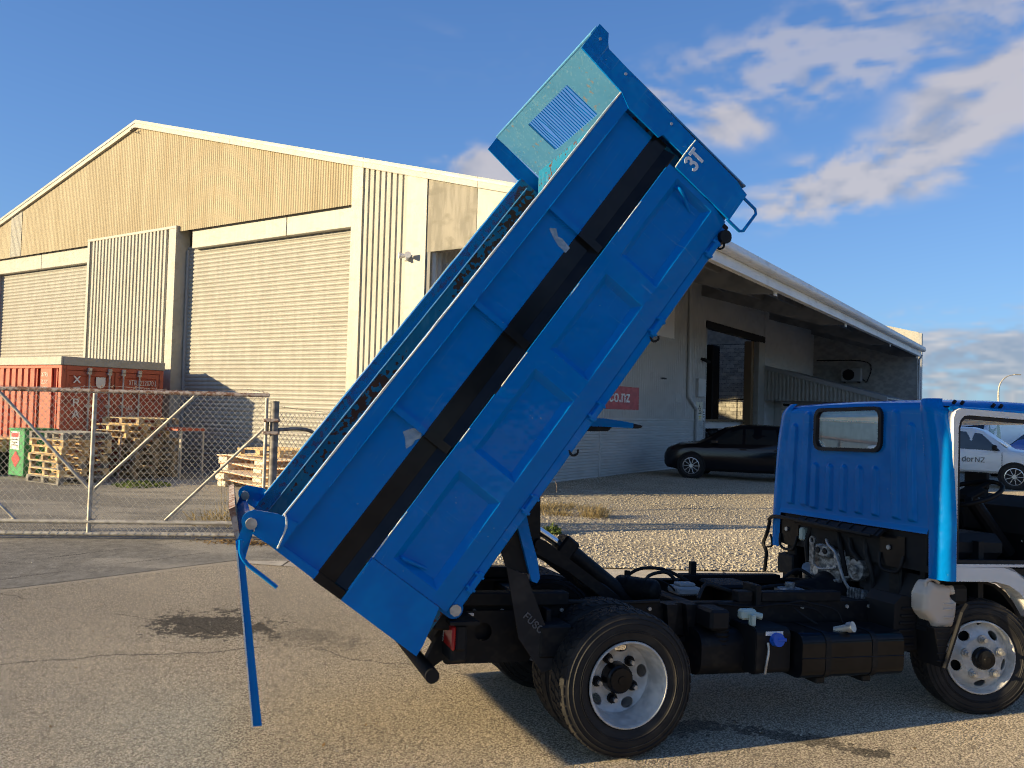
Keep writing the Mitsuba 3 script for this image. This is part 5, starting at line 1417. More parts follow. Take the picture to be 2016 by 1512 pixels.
def lettering(text, h, x, z, M, mat, parent, name='lettering', wide=1.0, y=-.005, bold=False, center=False, fit=None):
    t = meshkit.text_mesh(text, h, .003, bold=bold)
    v = t.vertices - t.vertices.min(0) * [1, 1, 1]
    wide = fit / v[:, 0].max() if fit else wide
    w = v[:, 0].max() * wide
    o = x - (w / 2 if center else 0)
    return obj(name, trimesh.Trimesh(np.stack([o + v[:, 0] * wide, y - v[:, 2], z + v[:, 1]], 1), t.faces[:, ::-1], process=False), mat, parent, M)


for ch, z in (('X', 2.05), ('T', 1.80), ('R', 1.55), ('A', 1.29)):
    lettering(ch, .15, -2.58, z, END, 'print_white', CT, wide=1.25, bold=True, center=True)
cr = Polygon([(-2.15, 2.20), (-1.93, 2.20), (-1.93, 2.06)] + arc(-2.04, 2.06, .11, 0, -180, 8)[1:-1] + [(-2.15, 2.06)])
obj('crest', MB().prism(cr, .003, 'xz', -.006), 'print_white', CT, END)
lettering('XTRU 212070 1', .115, -1.36, 2.05, END, 'print_white', CT, fit=.70)
lettering('US 2210', .105, -1.25, 1.90, END, 'print_white', CT, fit=.42)
lettering('MG', .105, -1.40, 1.47, END, 'print_white', CT, fit=.13)
lettering('TARE', .105, -1.40, 1.31, END, 'print_white', CT, fit=.22)
for tx, z in (('XTRU', 2.18), ('212070', 2.02), ('US 2210', 1.87)):
    lettering(tx, .085, -8.66, z, FR, 'print_white', CT, fit=.26, y=.001)
cv = obj('cover_strip', MB().cbox(cl, ca + .02, cb0 - .03, cb0 + .02, 2.435, 2.62, .008), 'trim_cream', CT, BLD, label='pale cover strip round the container roof')
obj('cover_end', MB().cbox(ca - .02, ca + .025, cb0 + .022, cb1 + .02, 2.435, 2.62, .008), 'trim_cream', CT, BLD)
obj('container_roof', MB().box(cl, ca - .02, cb0 + .02, cb1, 2.43, 2.60), 'roof_iron', CT, BLD)

# ------------------------------------------------------------------ pallets
PW, PD, PH = 1.22, 1.02, 0.145


def board(x0, x1, y0, y1, z0, z1, c=.003):
    return mikit.ply(MB().cbox(x0, x1, y0, y1, z0, z1, c).mesh(), 'wood_old')


deck_b = board(-PW / 2, PW / 2, -.048, .048, -.011, .011)
cross_b = board(-.05, .05, -PD / 2, PD / 2, -.011, .011)
base_b = board(-PW / 2, PW / 2, -.05, .05, -.009, .009)
block_b = board(-.05, .05, -.05, .05, -.039, .039)


def pallet(M, mats, label, group, seed):
    r = random.Random(seed)
    k = thing('pallet', label, 'pallet', group)

    def put(shape, name, x, y, z):
        copy_of(shape, name, k, M @ move(x + r.uniform(-.006, .006), y + r.uniform(-.006, .006), z, rz=r.uniform(-.008, .008)), r.choice(mats))
    for i in range(7):
        if r.random() < .97:
            put(deck_b, 'deck_board', 0, -PD / 2 + .05 + i * (PD - .10) / 6, PH - .011)
    for x in (-PW / 2 + .05, 0, PW / 2 - .05):
        put(cross_b, 'cross_board', x, 0, PH - .0335)
        for y in (-PD / 2 + .05, 0, PD / 2 - .05):
            put(block_b, 'block', x, y, .018 + .0405)
    for y in (-PD / 2 + .05, 0, PD / 2 - .05):
        put(base_b, 'base_board', 0, y, .0095)
    return k


order = ['lowest', 'second', 'third', 'fourth', 'fifth', 'sixth', 'seventh', 'eighth', 'ninth']
O, N, G_ = ['wood_old'], ['wood_new', 'wood_new', 'wood_old'], ['wood_grey']
for i, m in enumerate((G_, N, G_ + ['wood_old'], N, N, N, G_)):
    lab = 'grey weathered pallet on top of the left pallet stack' if i == 6 else f'{"grey" if m == G_ else "mixed" if len(m) == 2 else "pale wooden"} pallet, {order[i]} from the ground in the left stack'
    pallet(BLD @ move(-6.72 + random.uniform(-.04, .04), -3.26 + random.uniform(-.05, .05), .004 + i * .147, rz=random.uniform(-.04, .04)), m, lab, 'pallets stacked by the container', 20 + i)
for i, m in enumerate((O, O, O, O, O, O, N, N, N)):
    off = (0, 0) if i < 6 else ((-.14, -.12), (-.05, -.30), (.02, -.05))[i - 6]
    lab = 'topmost pale pallet lying skewed on the second stack' if i == 8 else f'{"brown" if m == O else "pale"} pallet, {order[i]} from the ground in the second stack'
    pallet(BLD @ move(-6.95 + off[0] + random.uniform(-.05, .05), -1.55 + off[1] + random.uniform(-.05, .05), .004 + i * .1475, rz=random.uniform(-.06, .06) + (.05 if i > 6 else 0)), m, lab, 'pallets stacked by the container', 40 + i)
for i in range(2):
    pallet(BLD @ move(-9.6, -3.5, .50 + i * .147, rz=.05), N, f'pale pallet, {["lower", "upper"][i]} of two on the dark bin at the left edge', 'pallets on the dark bin', 60 + i)
obj('dark_bin', MB().cbox(-10.4, -8.95, -4.0, -3.0, .02, .5, .02), 'black_metal', None, BLD, label='low black steel bin at the left edge carrying two pallets', cat='bin')
obj('stack_post', MB().cyl((-6.40, -2.40, 0), (-6.36, -2.38, 1.0), .018, 8), 'galvanised_rusty', None, BLD, label='thin rusty stake leaning between the two pallet stacks', cat='stake')
# white packs with bowed sheets
for i in range(4):
    k = thing('timber_pack', f'white timber base with bowed sheet, {order[i]} from the ground beside the gate post', 'crate', 'white timber bases by the roller door')
    z = .006 + i * .165
    Mk = BLD @ move(-2.95 + (0, .06, -.03, .05)[i], -1.05 + (0, -.05, .06, 0)[i], z, rz=(-.02, .05, -.04, .02)[i])
    for q, x in enumerate((-1.10, -.02, 1.08)):
        obj('bearer', MB().cbox(x - .13, x + .13, -.55, .55, 0, .115, .008), 'wood_white', k, Mk)
    xs_ = np.linspace(-1.25, 1.25, 22)
    sag = -.028 * np.cos(xs_ / 1.1 * math.pi) * np.where(np.abs(xs_) < 1.1, 1, .4) + .0
    b = MB()
    b.prism(list(zip(xs_, .136 + sag - .008)) + list(zip(xs_[::-1], .150 + sag[::-1] - .008)), 1.16, 'xz', -.58)
    obj('bowed_sheet', b, 'wood_white', k, Mk)
    b = MB()
    b.prism(list(zip(xs_, .118 + sag - .008)) + list(zip(xs_[::-1], .1355 + sag[::-1] - .008)), 1.12, 'xz', -.56)
    obj('under_sheet', b, 'wood_red', k, Mk)
pallet(BLD @ move(-3.0, -1.05, .672, rz=.03), ['wood_new'], 'pale new pallet lying on top of the white timber bases', None, 77)
tb = thing('steel_frame_table', 'thin steel frame table with rusty red top against the roller door', 'table')
obj('table_top', MB().cbox(-6.72, -5.80, -1.35, -.75, 1.06, 1.12, .006), 'container_red', tb, BLD)
for x in (-6.70, -5.82):
    for y in (-1.33, -.77):
        obj('leg', MB().cbox(x - .02, x + .02, y - .02, y + .02, 0, 1.06, .003), 'galvanised', tb, BLD)
gc = thing('green_cabinet', 'green steel cabinet with red hazard diamond sign beside the pallets', 'cabinet')
obj('body', MB().cbox(-8.48, -7.85, -3.62, -2.98, .05, 1.02, .01), 'green_paint', gc, BLD)
obj('lid', MB().cbox(-8.50, -7.83, -3.64, -2.96, 1.021, 1.05, .006), 'green_paint', gc, BLD)
obj('danger_panel', MB().cbox(-8.42, -8.05, -3.630, -3.622, .60, .98, .002), 'sign_white', gc, BLD)
obj('danger_band', MB().prism(rrect(-8.39, -8.08, .86, .95, .03), .003, 'xz', -3.634), 'sign_red', gc, BLD)
obj('danger_text', MB().box(-8.38, -8.1, -3.634, -3.631, .80, .82).box(-8.38, -8.12, -3.634, -3.631, .74, .76).box(-8.38, -8.1, -3.634, -3.631, .68, .70), 'print_black', gc, BLD, kind='stuff', label='lines of small print')
obj('hazard_diamond', MB().prism([(-8.30, .22), (-8.12, .40), (-8.30, .58), (-8.48, .40)], .004, 'xz', -3.628, M=move(.12, 0, 0)), 'sign_red', gc, BLD)

# ------------------------------------------------------------------ gate and fence


def chain_link(L0, L1, z0, z1, p=.0765, r=.0031):
    """Woven wire: two families of slanting wires that pass over and under each other."""
    m = MB()
    H_ = z1 - z0
    asp = 1.15
    for s in (-1, 1):
        n0, n1 = int(L0 / p) - int(H_ / asp / p) - 2, int(L1 / p) + int(H_ / asp / p) + 2
        for i in range(n0, n1):
            x_a, x_b = i * p, i * p + s * H_ / asp
            ta = 0.0
            P = []
            for t in np.linspace(0, 1, 2):
                P.append((x_a + (x_b - x_a) * t, t))
            (xa, t0), (xb, t1) = P
            # clip to the panel
            lo, hi = 0.0, 1.0
            dx = x_b - x_a
            for lim, sg in ((L0, 1), (L1, -1)):
                tl = (lim - x_a) / dx
                if sg * dx > 0:
                    lo = max(lo, tl)
                else:
                    hi = min(hi, tl)
            if hi - lo < .02:
                continue
            A = (x_a + dx * lo, s * .002, z0 + H_ * lo)
            B = (x_a + dx * hi, s * .002, z0 + H_ * hi)
            m.tube([A, B], r, 4, False)
    return m


GT = thing('chain_link_gate', 'wide galvanised pipe gate filled with chain link across the yard entrance', 'gate')
GX0 = -3.2
pipes = MB()
for nm, a, b_, r, mt in (('top_rail', (GX0, 0, 1.815), (3.13, 0, 1.835), .027, 'galvanised_rusty'), ('lower_rail', (GX0, 0, .22), (3.1, 0, .215), .028, 'galvanised'), ('bottom_rail', (GX0, 0, .07), (3.1, 0, .07), .028, 'galvanised'),
                         ('end_stile', (3.10, 0, .05), (3.10, 0, 1.80), .022, 'galvanised'), ('stile', (1.02, 0, .07), (1.03, 0, 1.80), .026, 'galvanised'), ('stile', (-2.1, 0, .07), (-2.1, 0, 1.80), .026, 'galvanised'),
                         ('brace', (2.22, 0, 1.80), (1.07, 0, .62), .019, 'galvanised'), ('brace', (-.10, 0, 1.80), (1.00, 0, .63), .019, 'galvanised'), ('brace', (3.08, 0, 1.42), (1.92, 0, .24), .019, 'galvanised'), ('brace', (-1.02, 0, 1.40), (.17, 0, .23), .019, 'galvanised')):
    obj(nm, MB().cyl(a, b_, r, 12), mt, GT, GATE, smooth=40)
obj('chain_link', chain_link(GX0, 3.09, .06, 1.81), 'galvanised', GT, GATE, kind='stuff', label='chain link wire of the gate')


def barbed(pts, seed):
    p = smooth_path(pts, 8)
    m = MB().tube(p, .0028, 5)
    r = random.Random(seed)
    for i in range(2, len(p) - 1, 2):
        for _ in range(2):
            d = V3(r.uniform(-1, 1), r.uniform(-1, 1), r.uniform(-1, 1)) * .022
            m.tube([p[i] - d, p[i] + d], .0022, 4)
    return m


obj('barbed_wire', barbed([(GX0, 0, 1.86), (-.6, 0, 1.86), (.6, 0, 1.86), (.98, 0, 1.885), (1.5, 0, 1.885), (2.0, 0, 1.86), (2.5, 0, 1.868), (2.85, 0, 1.90), (3.12, 0, 1.865)], 3), 'galvanised_rusty', GT, GATE, kind='stuff', label='barbed wire strand along the gate top')
tw = MB()
for i in range(62):
    x = GX0 + .05 + i * .1
    tw.tube([(x, -.03, 1.79), (x + .02, -.032, 1.825), (x + .035, 0, 1.848), (x + .05, .03, 1.82)], .0022, 4, False)
    tw.tube([(x, -.03, .045), (x + .02, -.03, .085), (x + .03, 0, .098)], .0022, 4, False)
obj('wire_ties', tw, 'galvanised', GT, GATE, kind='stuff', label='wire ties round the gate pipes')
GP = thing('gate_post', 'thick grey steel gate post with clamp at the right end of the gate', 'post')
obj('post', MB().cyl((3.20, .02, 0), (3.20, .02, 1.745), .052, 20), 'post_grey', GP, GATE, smooth=40)
obj('post_cap', MB().cyl((3.20, .02, 1.742), (3.20, .02, 1.765), .055, 20), 'post_grey', GP, GATE, smooth=40)
for z in (1.36, 1.52):
    obj('clamp', MB().cbox(3.07, 3.262, -.045, .085, z - .022, z + .022, .006), 'galvanised_rusty', GP, GATE)
obj('clamp_bolt', MB().cyl((3.13, -.03, 1.36), (3.13, -.03, 1.54), .012, 8), 'black_metal', GP, GATE)
pa, pb = xf(GATE, [(3.2, .02, 0)])[0], V3(.64, 16.72, 0)
fd = (pb - pa) / np.linalg.norm(pb - pa)
FENCE = frame(pa, fd, (-fd[1], fd[0], 0), (0, 0, 1))
FL = float(np.linalg.norm(pb - pa))
FN = thing('chain_link_fence', 'chain link fence with barbed wire running back from the gate post', 'fence')
obj('chain_link', chain_link(.06, FL, .05, 1.62), 'galvanised', FN, FENCE, kind='stuff', label='chain link wire of the fence')
obj('barbed_wire', barbed([(.05, 0, 1.70), (.5, 0, 1.66), (1.0, 0, 1.63), (1.8, 0, 1.62), (3.2, 0, 1.66), (5.0, 0, 1.66), (FL, 0, 1.7)], 9), 'galvanised_rusty', FN, FENCE, kind='stuff', label='barbed wire strand on the fence')
obj('stay_tube', MB().tube(smooth_path([(.04, -.02, 1.40), (.35, -.02, 1.41), (.62, -.02, 1.38), (.80, -.02, 1.24), (1.05, -.02, .70), (1.35, -.02, 0)], 6), .024, 12), 'post_grey', FN, FENCE, smooth=40)
obj('end_post', MB().cyl((FL, 0, 0), (FL, 0, 1.8), .048, 18), 'post_grey', FN, FENCE, smooth=40)
obj('mid_post', MB().cyl((FL / 2, 0, 0), (FL / 2, 0, 1.75), .03, 14), 'post_grey', FN, FENCE, smooth=40)
obj('post_wire', MB().tube(smooth_path([(FL + .04, -.04, .45), (FL + .2, -.1, .38), (FL + .35, -.14, .3), (FL + .40, -.15, .08)], 5), .006, 6), 'galvanised_rusty', FN, FENCE)

# ------------------------------------------------------------------ plants and litter


def blades(n, rad, h, lean, w, seed, dead=0.0):
    r = np.random.default_rng(seed)
    m = MB()
    for _ in range(n):
        a, q = r.random() * 6.28, rad * r.random() ** .7
        p = V3(q * math.cos(a), q * math.sin(a), 0)
        b_ = r.random() * 6.28
        d = V3(math.cos(b_), math.sin(b_), 0) * lean * (.4 + r.random()) + p / max(rad, .01) * lean * .6
        L = h * (.5 + .6 * r.random())
        s = V3(-math.sin(b_), math.cos(b_), 0) * w * (.6 + .7 * r.random())
        p1 = p + d * .4 * L + V3(0, 0, L * .62)
        p2 = p + d * L + V3(0, 0, L * (.9 - .3 * r.random()))
        m.add([p - s, p + s, p1 + s * .8, p1 - s * .8, p2], [[0, 1, 2], [0, 2, 3], [3, 2, 4]])
    return m


def leaves(n, rad, h, size, seed):
    r = np.random.default_rng(seed)
    m = MB()
    for _ in range(n):
        a, q = r.random() * 6.28, rad * r.random() ** .5
        c = V3(q * math.cos(a), q * math.sin(a), h * r.random() * (1 - .6 * q / rad))
        u = r.normal(size=3)
        u /= np.linalg.norm(u)
        v = np.cross(u, r.normal(size=3))
        v /= np.linalg.norm(v)
        s = size * (.5 + r.random())
        m.add([c - u * s, c + v * s * .45, c + u * s, c - v * s * .45], [[0, 1, 2], [0, 2, 3]])
    return m


def plant(name, label, cat, x, y, z, mesh, mat, stem=None):
    k = obj(name, mesh, mat, None, move(x, y, z), label=label, cat=cat, kind='stuff' if name == 'weed_patch' else None)
    return k


plant('dry_grass_tuft', 'largest straw coloured grass tuft on the gravel right of the ram', 'grass', 1.40, 13.55, .02, blades(260, .24, .30, .9, .005, 1), 'leaf_dry')
plant('dry_grass_tuft', 'flattened straw tuft on the gravel near the fence end post', 'grass', .82, 13.75, .02, blades(150, .26, .16, 1.6, .006, 2), 'leaf_dry')
plant('dry_grass_tuft', 'small dry tuft at the edge of the building shadow', 'grass', .98, 14.75, .02, blades(130, .30, .16, 1.4, .006, 3), 'leaf_dry')
plant('dry_grass_tuft', 'dry grass against the foot of the fence line', 'grass', .58, 14.4, .02, blades(140, .30, .20, 1.3, .006, 4), 'leaf_dry')
plant('dry_grass_tuft', 'dry grass seen under the raised tray beside the fence', 'grass', -.35, 11.9, .02, blades(260, .45, .30, 1.0, .006, 14), 'leaf_dry')
plant('green_weed', 'small green weed on the gravel behind the chrome rod', 'plant', .62, 11.7, .02, leaves(160, .13, .16, .035, 5), 'leaf_green')
plant('weed_patch', 'low green weeds at the foot of the second pallet stack', 'plant', -7.35, 16.75, .0, leaves(420, .55, .11, .04, 6), 'leaf_green')
plant('gate_grass', 'dry grass clump with long stems behind the gate', 'grass', -4.05, 11.9, .0, MB().tm(blades(170, .45, .30, 1.0, .006, 7).mesh()).tm(blades(14, .12, .95, .3, .004, 8).mesh()), 'leaf_dry')
lit = MB()
for _ in range(900):
    t = rng.random()
    x, y = -3.6 + 1.7 * t + rng.normal() * .15, 10.25 + .25 * rng.random() - .5 * t * rng.random() + rng.normal() * .06
    s = .012 + .02 * rng.random()
    a = rng.random() * 6.28
    d, e = V3(math.cos(a), math.sin(a), .3 * rng.normal()) * s, V3(-math.sin(a), math.cos(a), .3 * rng.normal()) * s * .5
    c = V3(x, y, .012 + .012 * rng.random())
    lit.add([c - d, c + e, c + d, c - e], [[0, 1, 2], [0, 2, 3]])
for _ in range(60):
    x, y = -4 + 8 * rng.random(), 3.8 + 4.6 * rng.random()
    s, a = .008 + .012 * rng.random(), rng.random() * 6.28
    d, e = V3(math.cos(a), math.sin(a), .2 * rng.normal()) * s, V3(-math.sin(a), math.cos(a), .2 * rng.normal()) * s * .45
    c = V3(x, y, road_z(x, y) + .008)
    lit.add([c - d, c + e, c + d, c - e], [[0, 1, 2], [0, 2, 3]])
obj('leaf_litter', lit, 'leaf_brown', label='dry brown leaf litter under the gate post', cat='leaves', kind='stuff')

# ------------------------------------------------------------------ cars


def car_body(st):
    rings = []
    for x, zl, zb, zr, hw, hr in st:
        half = [(0, zl), (hw * .90, zl), (hw * .985, zl + .07), (hw, zl + (zb - zl) * .45), (hw * .995, zl + (zb - zl) * .75), (hw * .965, zb), (hr + (hw * .965 - hr) * .5, zb + (zr - .05 - zb) * .52), (hr, zr - .05 if zr - zb > .12 else zb + (zr - zb) * .6), (hr * .86, zr - .008), (0, zr + .012)]
        rings.append([(x, -a, b_) for a, b_ in half] + [(x, a, b_) for a, b_ in half[-2:0:-1]])
    R_ = np.array(rings)
    n, m = R_.shape[:2]
    f = []
    for i in range(n - 1):
        for j in range(m):
            q = (j + 1) % m
            f.append([i * m + j, (i + 1) * m + j, (i + 1) * m + q, i * m + q])
    mb = MB().add(R_.reshape(-1, 3), f)
    for i0, fl in ((0, False), ((n - 1) * m, True)):
        fan = [[0, j, j + 1] for j in range(1, m - 1)]
        mb.add(R_.reshape(-1, 3)[i0:i0 + m], [q[::-1] for q in fan] if fl else fan)
    return mb


def st_at(st, x):
    xs_ = [s[0] for s in st]
    return [np.interp(x, xs_, [s[k] for s in st]) for k in range(1, 6)]


def side_pt(st, x, t, s, off=.006):
    zl, zb, zr, hw, hr = st_at(st, x)
    a0, b0, a1, b1 = hw * .965, zb, hr, zr - .05
    return (x, s * (a0 + (a1 - a0) * t + off), b0 + (b1 - b0) * t)


def car(name, label, cat, M, st, mat, wheels, R, side_glass, shield, rear=None, spokes=10, group=None):
    k = thing(name, label, cat, group)
    obj('body', car_body(st), mat, k, M, smooth=38)
    for s in (-1, 1):
        for poly in side_glass:
            m = MB()
            P = [side_pt(st, x, t, s, .008) for x, t in poly]
            c = np.mean(P, axis=0)
            m.add(np.vstack([P, [c]]), [[i, (i + 1) % len(P), len(P)] if s < 0 else [(i + 1) % len(P), i, len(P)] for i in range(len(P))])
            obj('side_window', m, 'glass_dark', k, M)
    for nm, g in (('windscreen', shield), ('rear_screen', rear)):
        if g:
            (xa, za, ya), (xb, zb, yb) = g
            m = MB()
            n = 6
            for i in range(n):
                t0, t1 = -1 + 2 * i / n, -1 + 2 * (i + 1) / n
                m.quad((xa, ya * t0, za), (xa, ya * t1, za), (xb, yb * t1, zb), (xb, yb * t0, zb))
            obj(nm, m, 'glass_dark', k, M)
    hw = max(s[4] for s in st)
    for x in wheels:
        for s in (-1, 1):
            obj('wheel_arch', MB().lathe([(0, .001), (0, R + .06)], 30, move(x, s * (hw + .002), R)), 'black_plastic', k, M)
            Mw = M @ move(x, s * (hw - .19), R) @ (np.eye(4) if s < 0 else MIR)
            Mw = M @ (np.eye(4) if s < 0 else MIR) @ move(x, -(hw + .012), R)
            w = obj('wheel', MB().lathe([(.0, R * .70), (-.006, R * .78), (-.004, R * .93), (.02, R), (.18, R), (.2, R * .7)], 36), 'rubber', k, Mw, smooth=30)
            sp = MB().lathe([(-.002, R * .69), (-.006, R * .64), (.05, R * .60)], 36)
            for i in range(spokes):
                sp.cbox(R * .10, R * .65, -.004, .02, -R * .028, R * .028, .004, M=trimesh.transformations.rotation_matrix(i * 2 * math.pi / spokes, (0, 1, 0)))
            sp.lathe([(-.008, .001), (-.008, R * .16), (.02, R * .16)], 20)
            obj('alloy_rim', sp, 'alloy', w, Mw)
            obj('rim_well', MB().lathe([(.05, .001), (.05, R * .66)], 24), 'black_plastic', w, Mw)
    return k


hatch = [(-2.10, .45, .80, .84, .62, .5), (-2.05, .32, .90, 1.02, .76, .56), (-1.75, .26, .95, 1.33, .84, .57), (-1.2, .22, .95, 1.43, .87, .60), (-.4, .20, .93, 1.47, .88, .61), (.1, .20, .92, 1.45, .88, .61), (.5, .20, .91, 1.35, .88, .61),
         (.95, .20, .92, 1.10, .88, .66), (1.2, .20, .92, .97, .87, .70), (1.72, .22, .87, .91, .85, .70), (1.98, .26, .75, .80, .78, .60), (2.07, .34, .61, .63, .62, .48)]
hd = math.atan2(.80, -2.12)
CARM = frame(V3(6.42, 22.9, .03), (math.cos(hd), math.sin(hd), 0), (-math.sin(hd), math.cos(hd), 0), (0, 0, 1))
cg = [[(.86, .06), (.36, .90), (-.02, .90), (-.02, .06)], [(-.09, .06), (-.09, .90), (-.85, .88), (-.95, .06)], [(-1.02, .08), (-.95, .86), (-1.35, .80), (-1.62, .12)]]
kb = car('parked_car', 'black hatchback with silver alloy wheels parked in the awning shade', 'car', CARM, hatch, 'car_black', (1.30, -1.22), .325, cg, ((.46, 1.385, .56), (1.06, 1.01, .66)), ((-1.72, 1.33, .5), (-2.03, 1.02, .56)))
for s in (-1, 1):
    obj('mirror', MB().cbox(.60, .78, s * .88, s * 1.04, .94, 1.06, .03), 'car_black', kb, CARM)
    for x in (-.05, -.92):
        obj('door_handle', MB().cbox(x - .09, x + .09, s * .868, s * .892, .80, .83, .006), 'car_black', kb, CARM)
    obj('head_lamp', MB().cbox(1.76, 1.95, s * .58, s * .76, .66, .76, .03), 'lens_clear', kb, CARM)
ute = [(-2.62, .52, 1.02, 1.05, .84, .8), (-2.56, .44, 1.06, 1.10, .90, .84), (-.98, .44, 1.06, 1.10, .90, .84), (-.93, .44, 1.08, 1.66, .90, .68), (-.6, .44, 1.10, 1.78, .90, .69), (.4, .44, 1.10, 1.80, .90, .69), (.7, .44, 1.10, 1.72, .90, .69), (1.32, .44, 1.11, 1.24, .90, .76),
       (1.45, .44, 1.11, 1.17, .90, .78), (2.25, .46, 1.02, 1.08, .87, .74), (2.52, .5, .88, .92, .8, .66), (2.6, .55, .70, .74, .7, .56)]
hd = math.radians(-36)
UM = frame(V3(12.40, 22.98, .03), (math.cos(hd), math.sin(hd), 0), (-math.sin(hd), math.cos(hd), 0), (0, 0, 1), .87)
ug = [[(1.18, .08), (.66, .90), (.02, .92), (.02, .08)], [(-.05, .08), (-.05, .92), (-.82, .90), (-.86, .08)]]
ku = car('white_ute', 'white double cab ute with open rear door and dark lettering seen through the cab', 'ute', UM, ute, 'car_white', (1.55, -1.55), .375, ug, ((.66, 1.715, .62), (1.34, 1.235, .73)), None, spokes=9)
obj('door_opening', MB().prism(rrect(-.80, -.02, .55, 1.70, .08), .02, 'xz', -.925), 'black_plastic', ku, UM)
obj('open_rear_door', MB().prism(rrect(-.80, 0, .55, 1.70, .08).difference(rrect(-.70, -.08, 1.15, 1.62, .05)), .05, 'xz', -.05), 'car_white', ku, UM @ move(-.02, -.93, 0, rz=math.radians(78)))
obj('mirror', MB().cbox(.98, 1.10, -1.12, -.92, 1.14, 1.30, .03), 'black_plastic', ku, UM)
obj('door_line', MB().box(1.22, 1.235, -.912, -.905, .5, 1.08).box(.0, .015, -.912, -.905, .5, 1.08), 'print_black', ku, UM)
lettering('dor', .15, .16, .76, UM, 'print_grey', ku, y=-.908, bold=True)
lettering('NZ', .15, .52, .76, UM, 'print_grey', ku, y=-.908)
van = [(-2.4, .5, 1.0, 1.9, .85, .74), (-2.35, .35, 1.05, 2.0, .9, .78), (.9, .35, 1.05, 2.02, .9, .78), (1.5, .35, 1.08, 1.85, .9, .74), (2.0, .35, 1.08, 1.28, .9, .78), (2.3, .4, 1.0, 1.06, .85, .7), (2.4, .5, .8, .84, .7, .55)]


def CM(x, y, deg):
    a = math.radians(deg)
    return frame(V3(x, y, .0), (math.cos(a), math.sin(a), 0), (-math.sin(a), math.cos(a), 0), (0, 0, 1))


vg = [[(1.75, .1), (1.45, .8), (.6, .85), (.6, .1)]]
car('white_van', 'white van with dark windscreen parked behind the ute', 'van', CM(16.6, 29.5, 222), van, 'car_white', (1.5, -1.5), .34, vg, ((1.46, 1.86, .66), (2.03, 1.30, .76)))
car('blue_car', 'blue hatchback nose just right of the white ute bonnet', 'car', CM(17.2, 26.6, 205), hatch, 'car_blue', (1.30, -1.22), .32, cg, ((.46, 1.385, .56), (1.06, 1.01, .66)))
car('silver_car', 'silver hatchback parked furthest right behind the ute', 'car', CM(20.4, 31.0, 205), hatch, 'car_silver', (1.30, -1.22), .32, cg, ((.46, 1.385, .56), (1.06, 1.01, .66)))
car('white_car', 'white hatchback in the far row of parked cars', 'car', CM(24.8, 41.5, 10), hatch, 'car_white', (1.30, -1.22), .32, cg, ((.46, 1.385, .56), (1.06, 1.01, .66)))
car('far_white_van', 'second white van in the far row above the ute roof', 'van', CM(19.3, 36.5, 190), van, 'car_white', (1.5, -1.5), .34, vg, ((1.46, 1.86, .66), (2.03, 1.30, .76)))

# ------------------------------------------------------------------ street lamp, far buildings, trees
sl = thing('street_lamp', 'tall thin grey street lamp with curved arm above the truck cab', 'street lamp')
lx, ly = 52.6, 90.0
obj('pole', MB().tube(smooth_path([(lx, ly, -.1), (lx, ly, 3.5), (lx, ly, 5.2), (lx + .25, ly, 6.1), (lx + .9, ly, 6.75), (lx + 1.7, ly, 6.98)], 8), np.linspace(.11, .05, 41), 10), 'galvanised', sl, smooth=40)
obj('lamp_head', MB().cbox(lx + 1.6, lx + 2.4, ly - .12, ly + .12, 6.93, 7.05, .04), 'galvanised', sl)
wh = thing('dark_shed', 'dark ribbed shed far behind the parked cars', 'building')
obj('wall', corr_v(0, 17, .25, .05, 2.75, 0, 'trap'), 'plain_grey', wh, CM(66, 125, 6))
obj('roof', MB().prism([(-.3, 2.75), (17.3, 2.75), (17.3, 2.92), (-.3, 2.92)], 8, 'xz', -.3), 'roof_iron', wh, CM(66, 125, 6))
b2 = thing('beige_building', 'small beige building beside the far dark shed', 'building')
obj('wall', MB().box(0, 6, 0, 5, 0, 2.8), 'cream', b2, CM(86.0, 140, 5))
obj('window', MB().box(1.0, 2.4, -.03, 0, 1.2, 2.2), 'glass_dark', b2, CM(86.0, 140, 5))
obj('roof', MB().box(-.3, 6.3, -.3, 5.3, 2.8, 2.95), 'roof_iron', b2, CM(86.0, 140, 5))
ff = thing('white_rail_fence', 'white rail fence behind the far parked cars', 'fence')
for i in range(9):
    obj('post', MB().cbox(27 + i * 1.6, 27.1 + i * 1.6, 46.0, 46.1, 0, 1.75, .01), 'white_paint', ff)
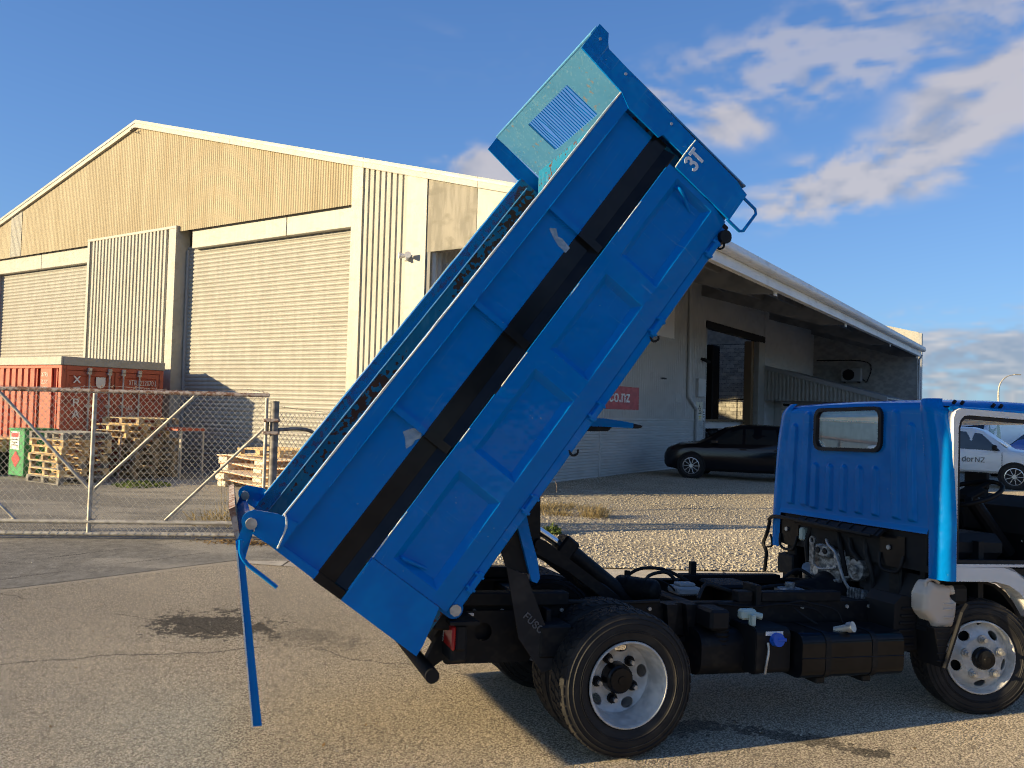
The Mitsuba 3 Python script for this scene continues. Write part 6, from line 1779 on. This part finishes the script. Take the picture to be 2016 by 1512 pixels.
for z in (.9, 1.65):
    obj('rail', MB().cbox(27, 40, 46.02, 46.08, z, z + .09, .01), 'white_paint', ff)


def tree(x, y, h, rad, seed, label, name='tree', group='far trees beyond the car park'):
    r = np.random.default_rng(seed)
    k = thing(name, label, 'tree', group)
    tr_ = MB().tube([(x, y, 0), (x + .1, y, h * .35), (x - .05, y + .1, h * .75)], [.22, .16, .06], 8)
    for i in range(6):
        a = r.random() * 6.28
        z = h * (.35 + .3 * r.random())
        tr_.tube([(x, y, z), (x + math.cos(a) * rad * .7, y + math.sin(a) * rad * .7, z + h * .2)], [.08, .03], 6)
    obj('trunk', tr_, 'wood_grey', k)
    m = MB()
    for c in range(16):
        a, q = r.random() * 6.28, rad * r.random() ** .5
        cz = h * (.45 + .5 * r.random())
        cc = V3(x + q * math.cos(a), y + q * math.sin(a), cz)
        for _ in range(90):
            u = r.normal(size=3)
            p = cc + u / np.linalg.norm(u) * rad * .38 * r.random() ** .4
            n1 = r.normal(size=3)
            n1 /= np.linalg.norm(n1)
            n2 = np.cross(n1, r.normal(size=3))
            n2 /= np.linalg.norm(n2)
            s = .10 + .14 * r.random()
            m.add([p - n1 * s, p + n2 * s * .6, p + n1 * s, p - n2 * s * .6], [[0, 1, 2], [0, 2, 3]])
    obj('crown', m, 'leaf_tree', k)


tree(100, 150, 3.9, 2.8, 1, 'rounded dark green tree at the right of the far trees')
tree(108, 165, 4.3, 3.0, 2, 'taller dark green tree second from the right in the distance')
tree(92, 152, 3.4, 2.6, 3, 'low green tree left of the far trees above the cars')


# ------------------------------------------------------------------ unseen trees and van added to shape reflections in the truck's paint
for i in range(9):
    k = 10 + i
    tree(4 + i * 3.4 + (i % 3) * .6, -17 + i * 1.5 - (i % 2) * 1.2, 5.5 + (i * 37 % 5) * .5, 2.6, k, 'dark tree added behind the camera to darken the paint reflections', 'street_tree', 'trees added behind the camera for reflections')
wv = car('white_delivery_van', 'white van added behind the camera for bright paint reflections', 'van', CM(8.6, -5.2, 37), van, 'car_white', (1.5, -1.5), .34, vg, ((1.46, 1.86, .66), (2.03, 1.30, .76)))
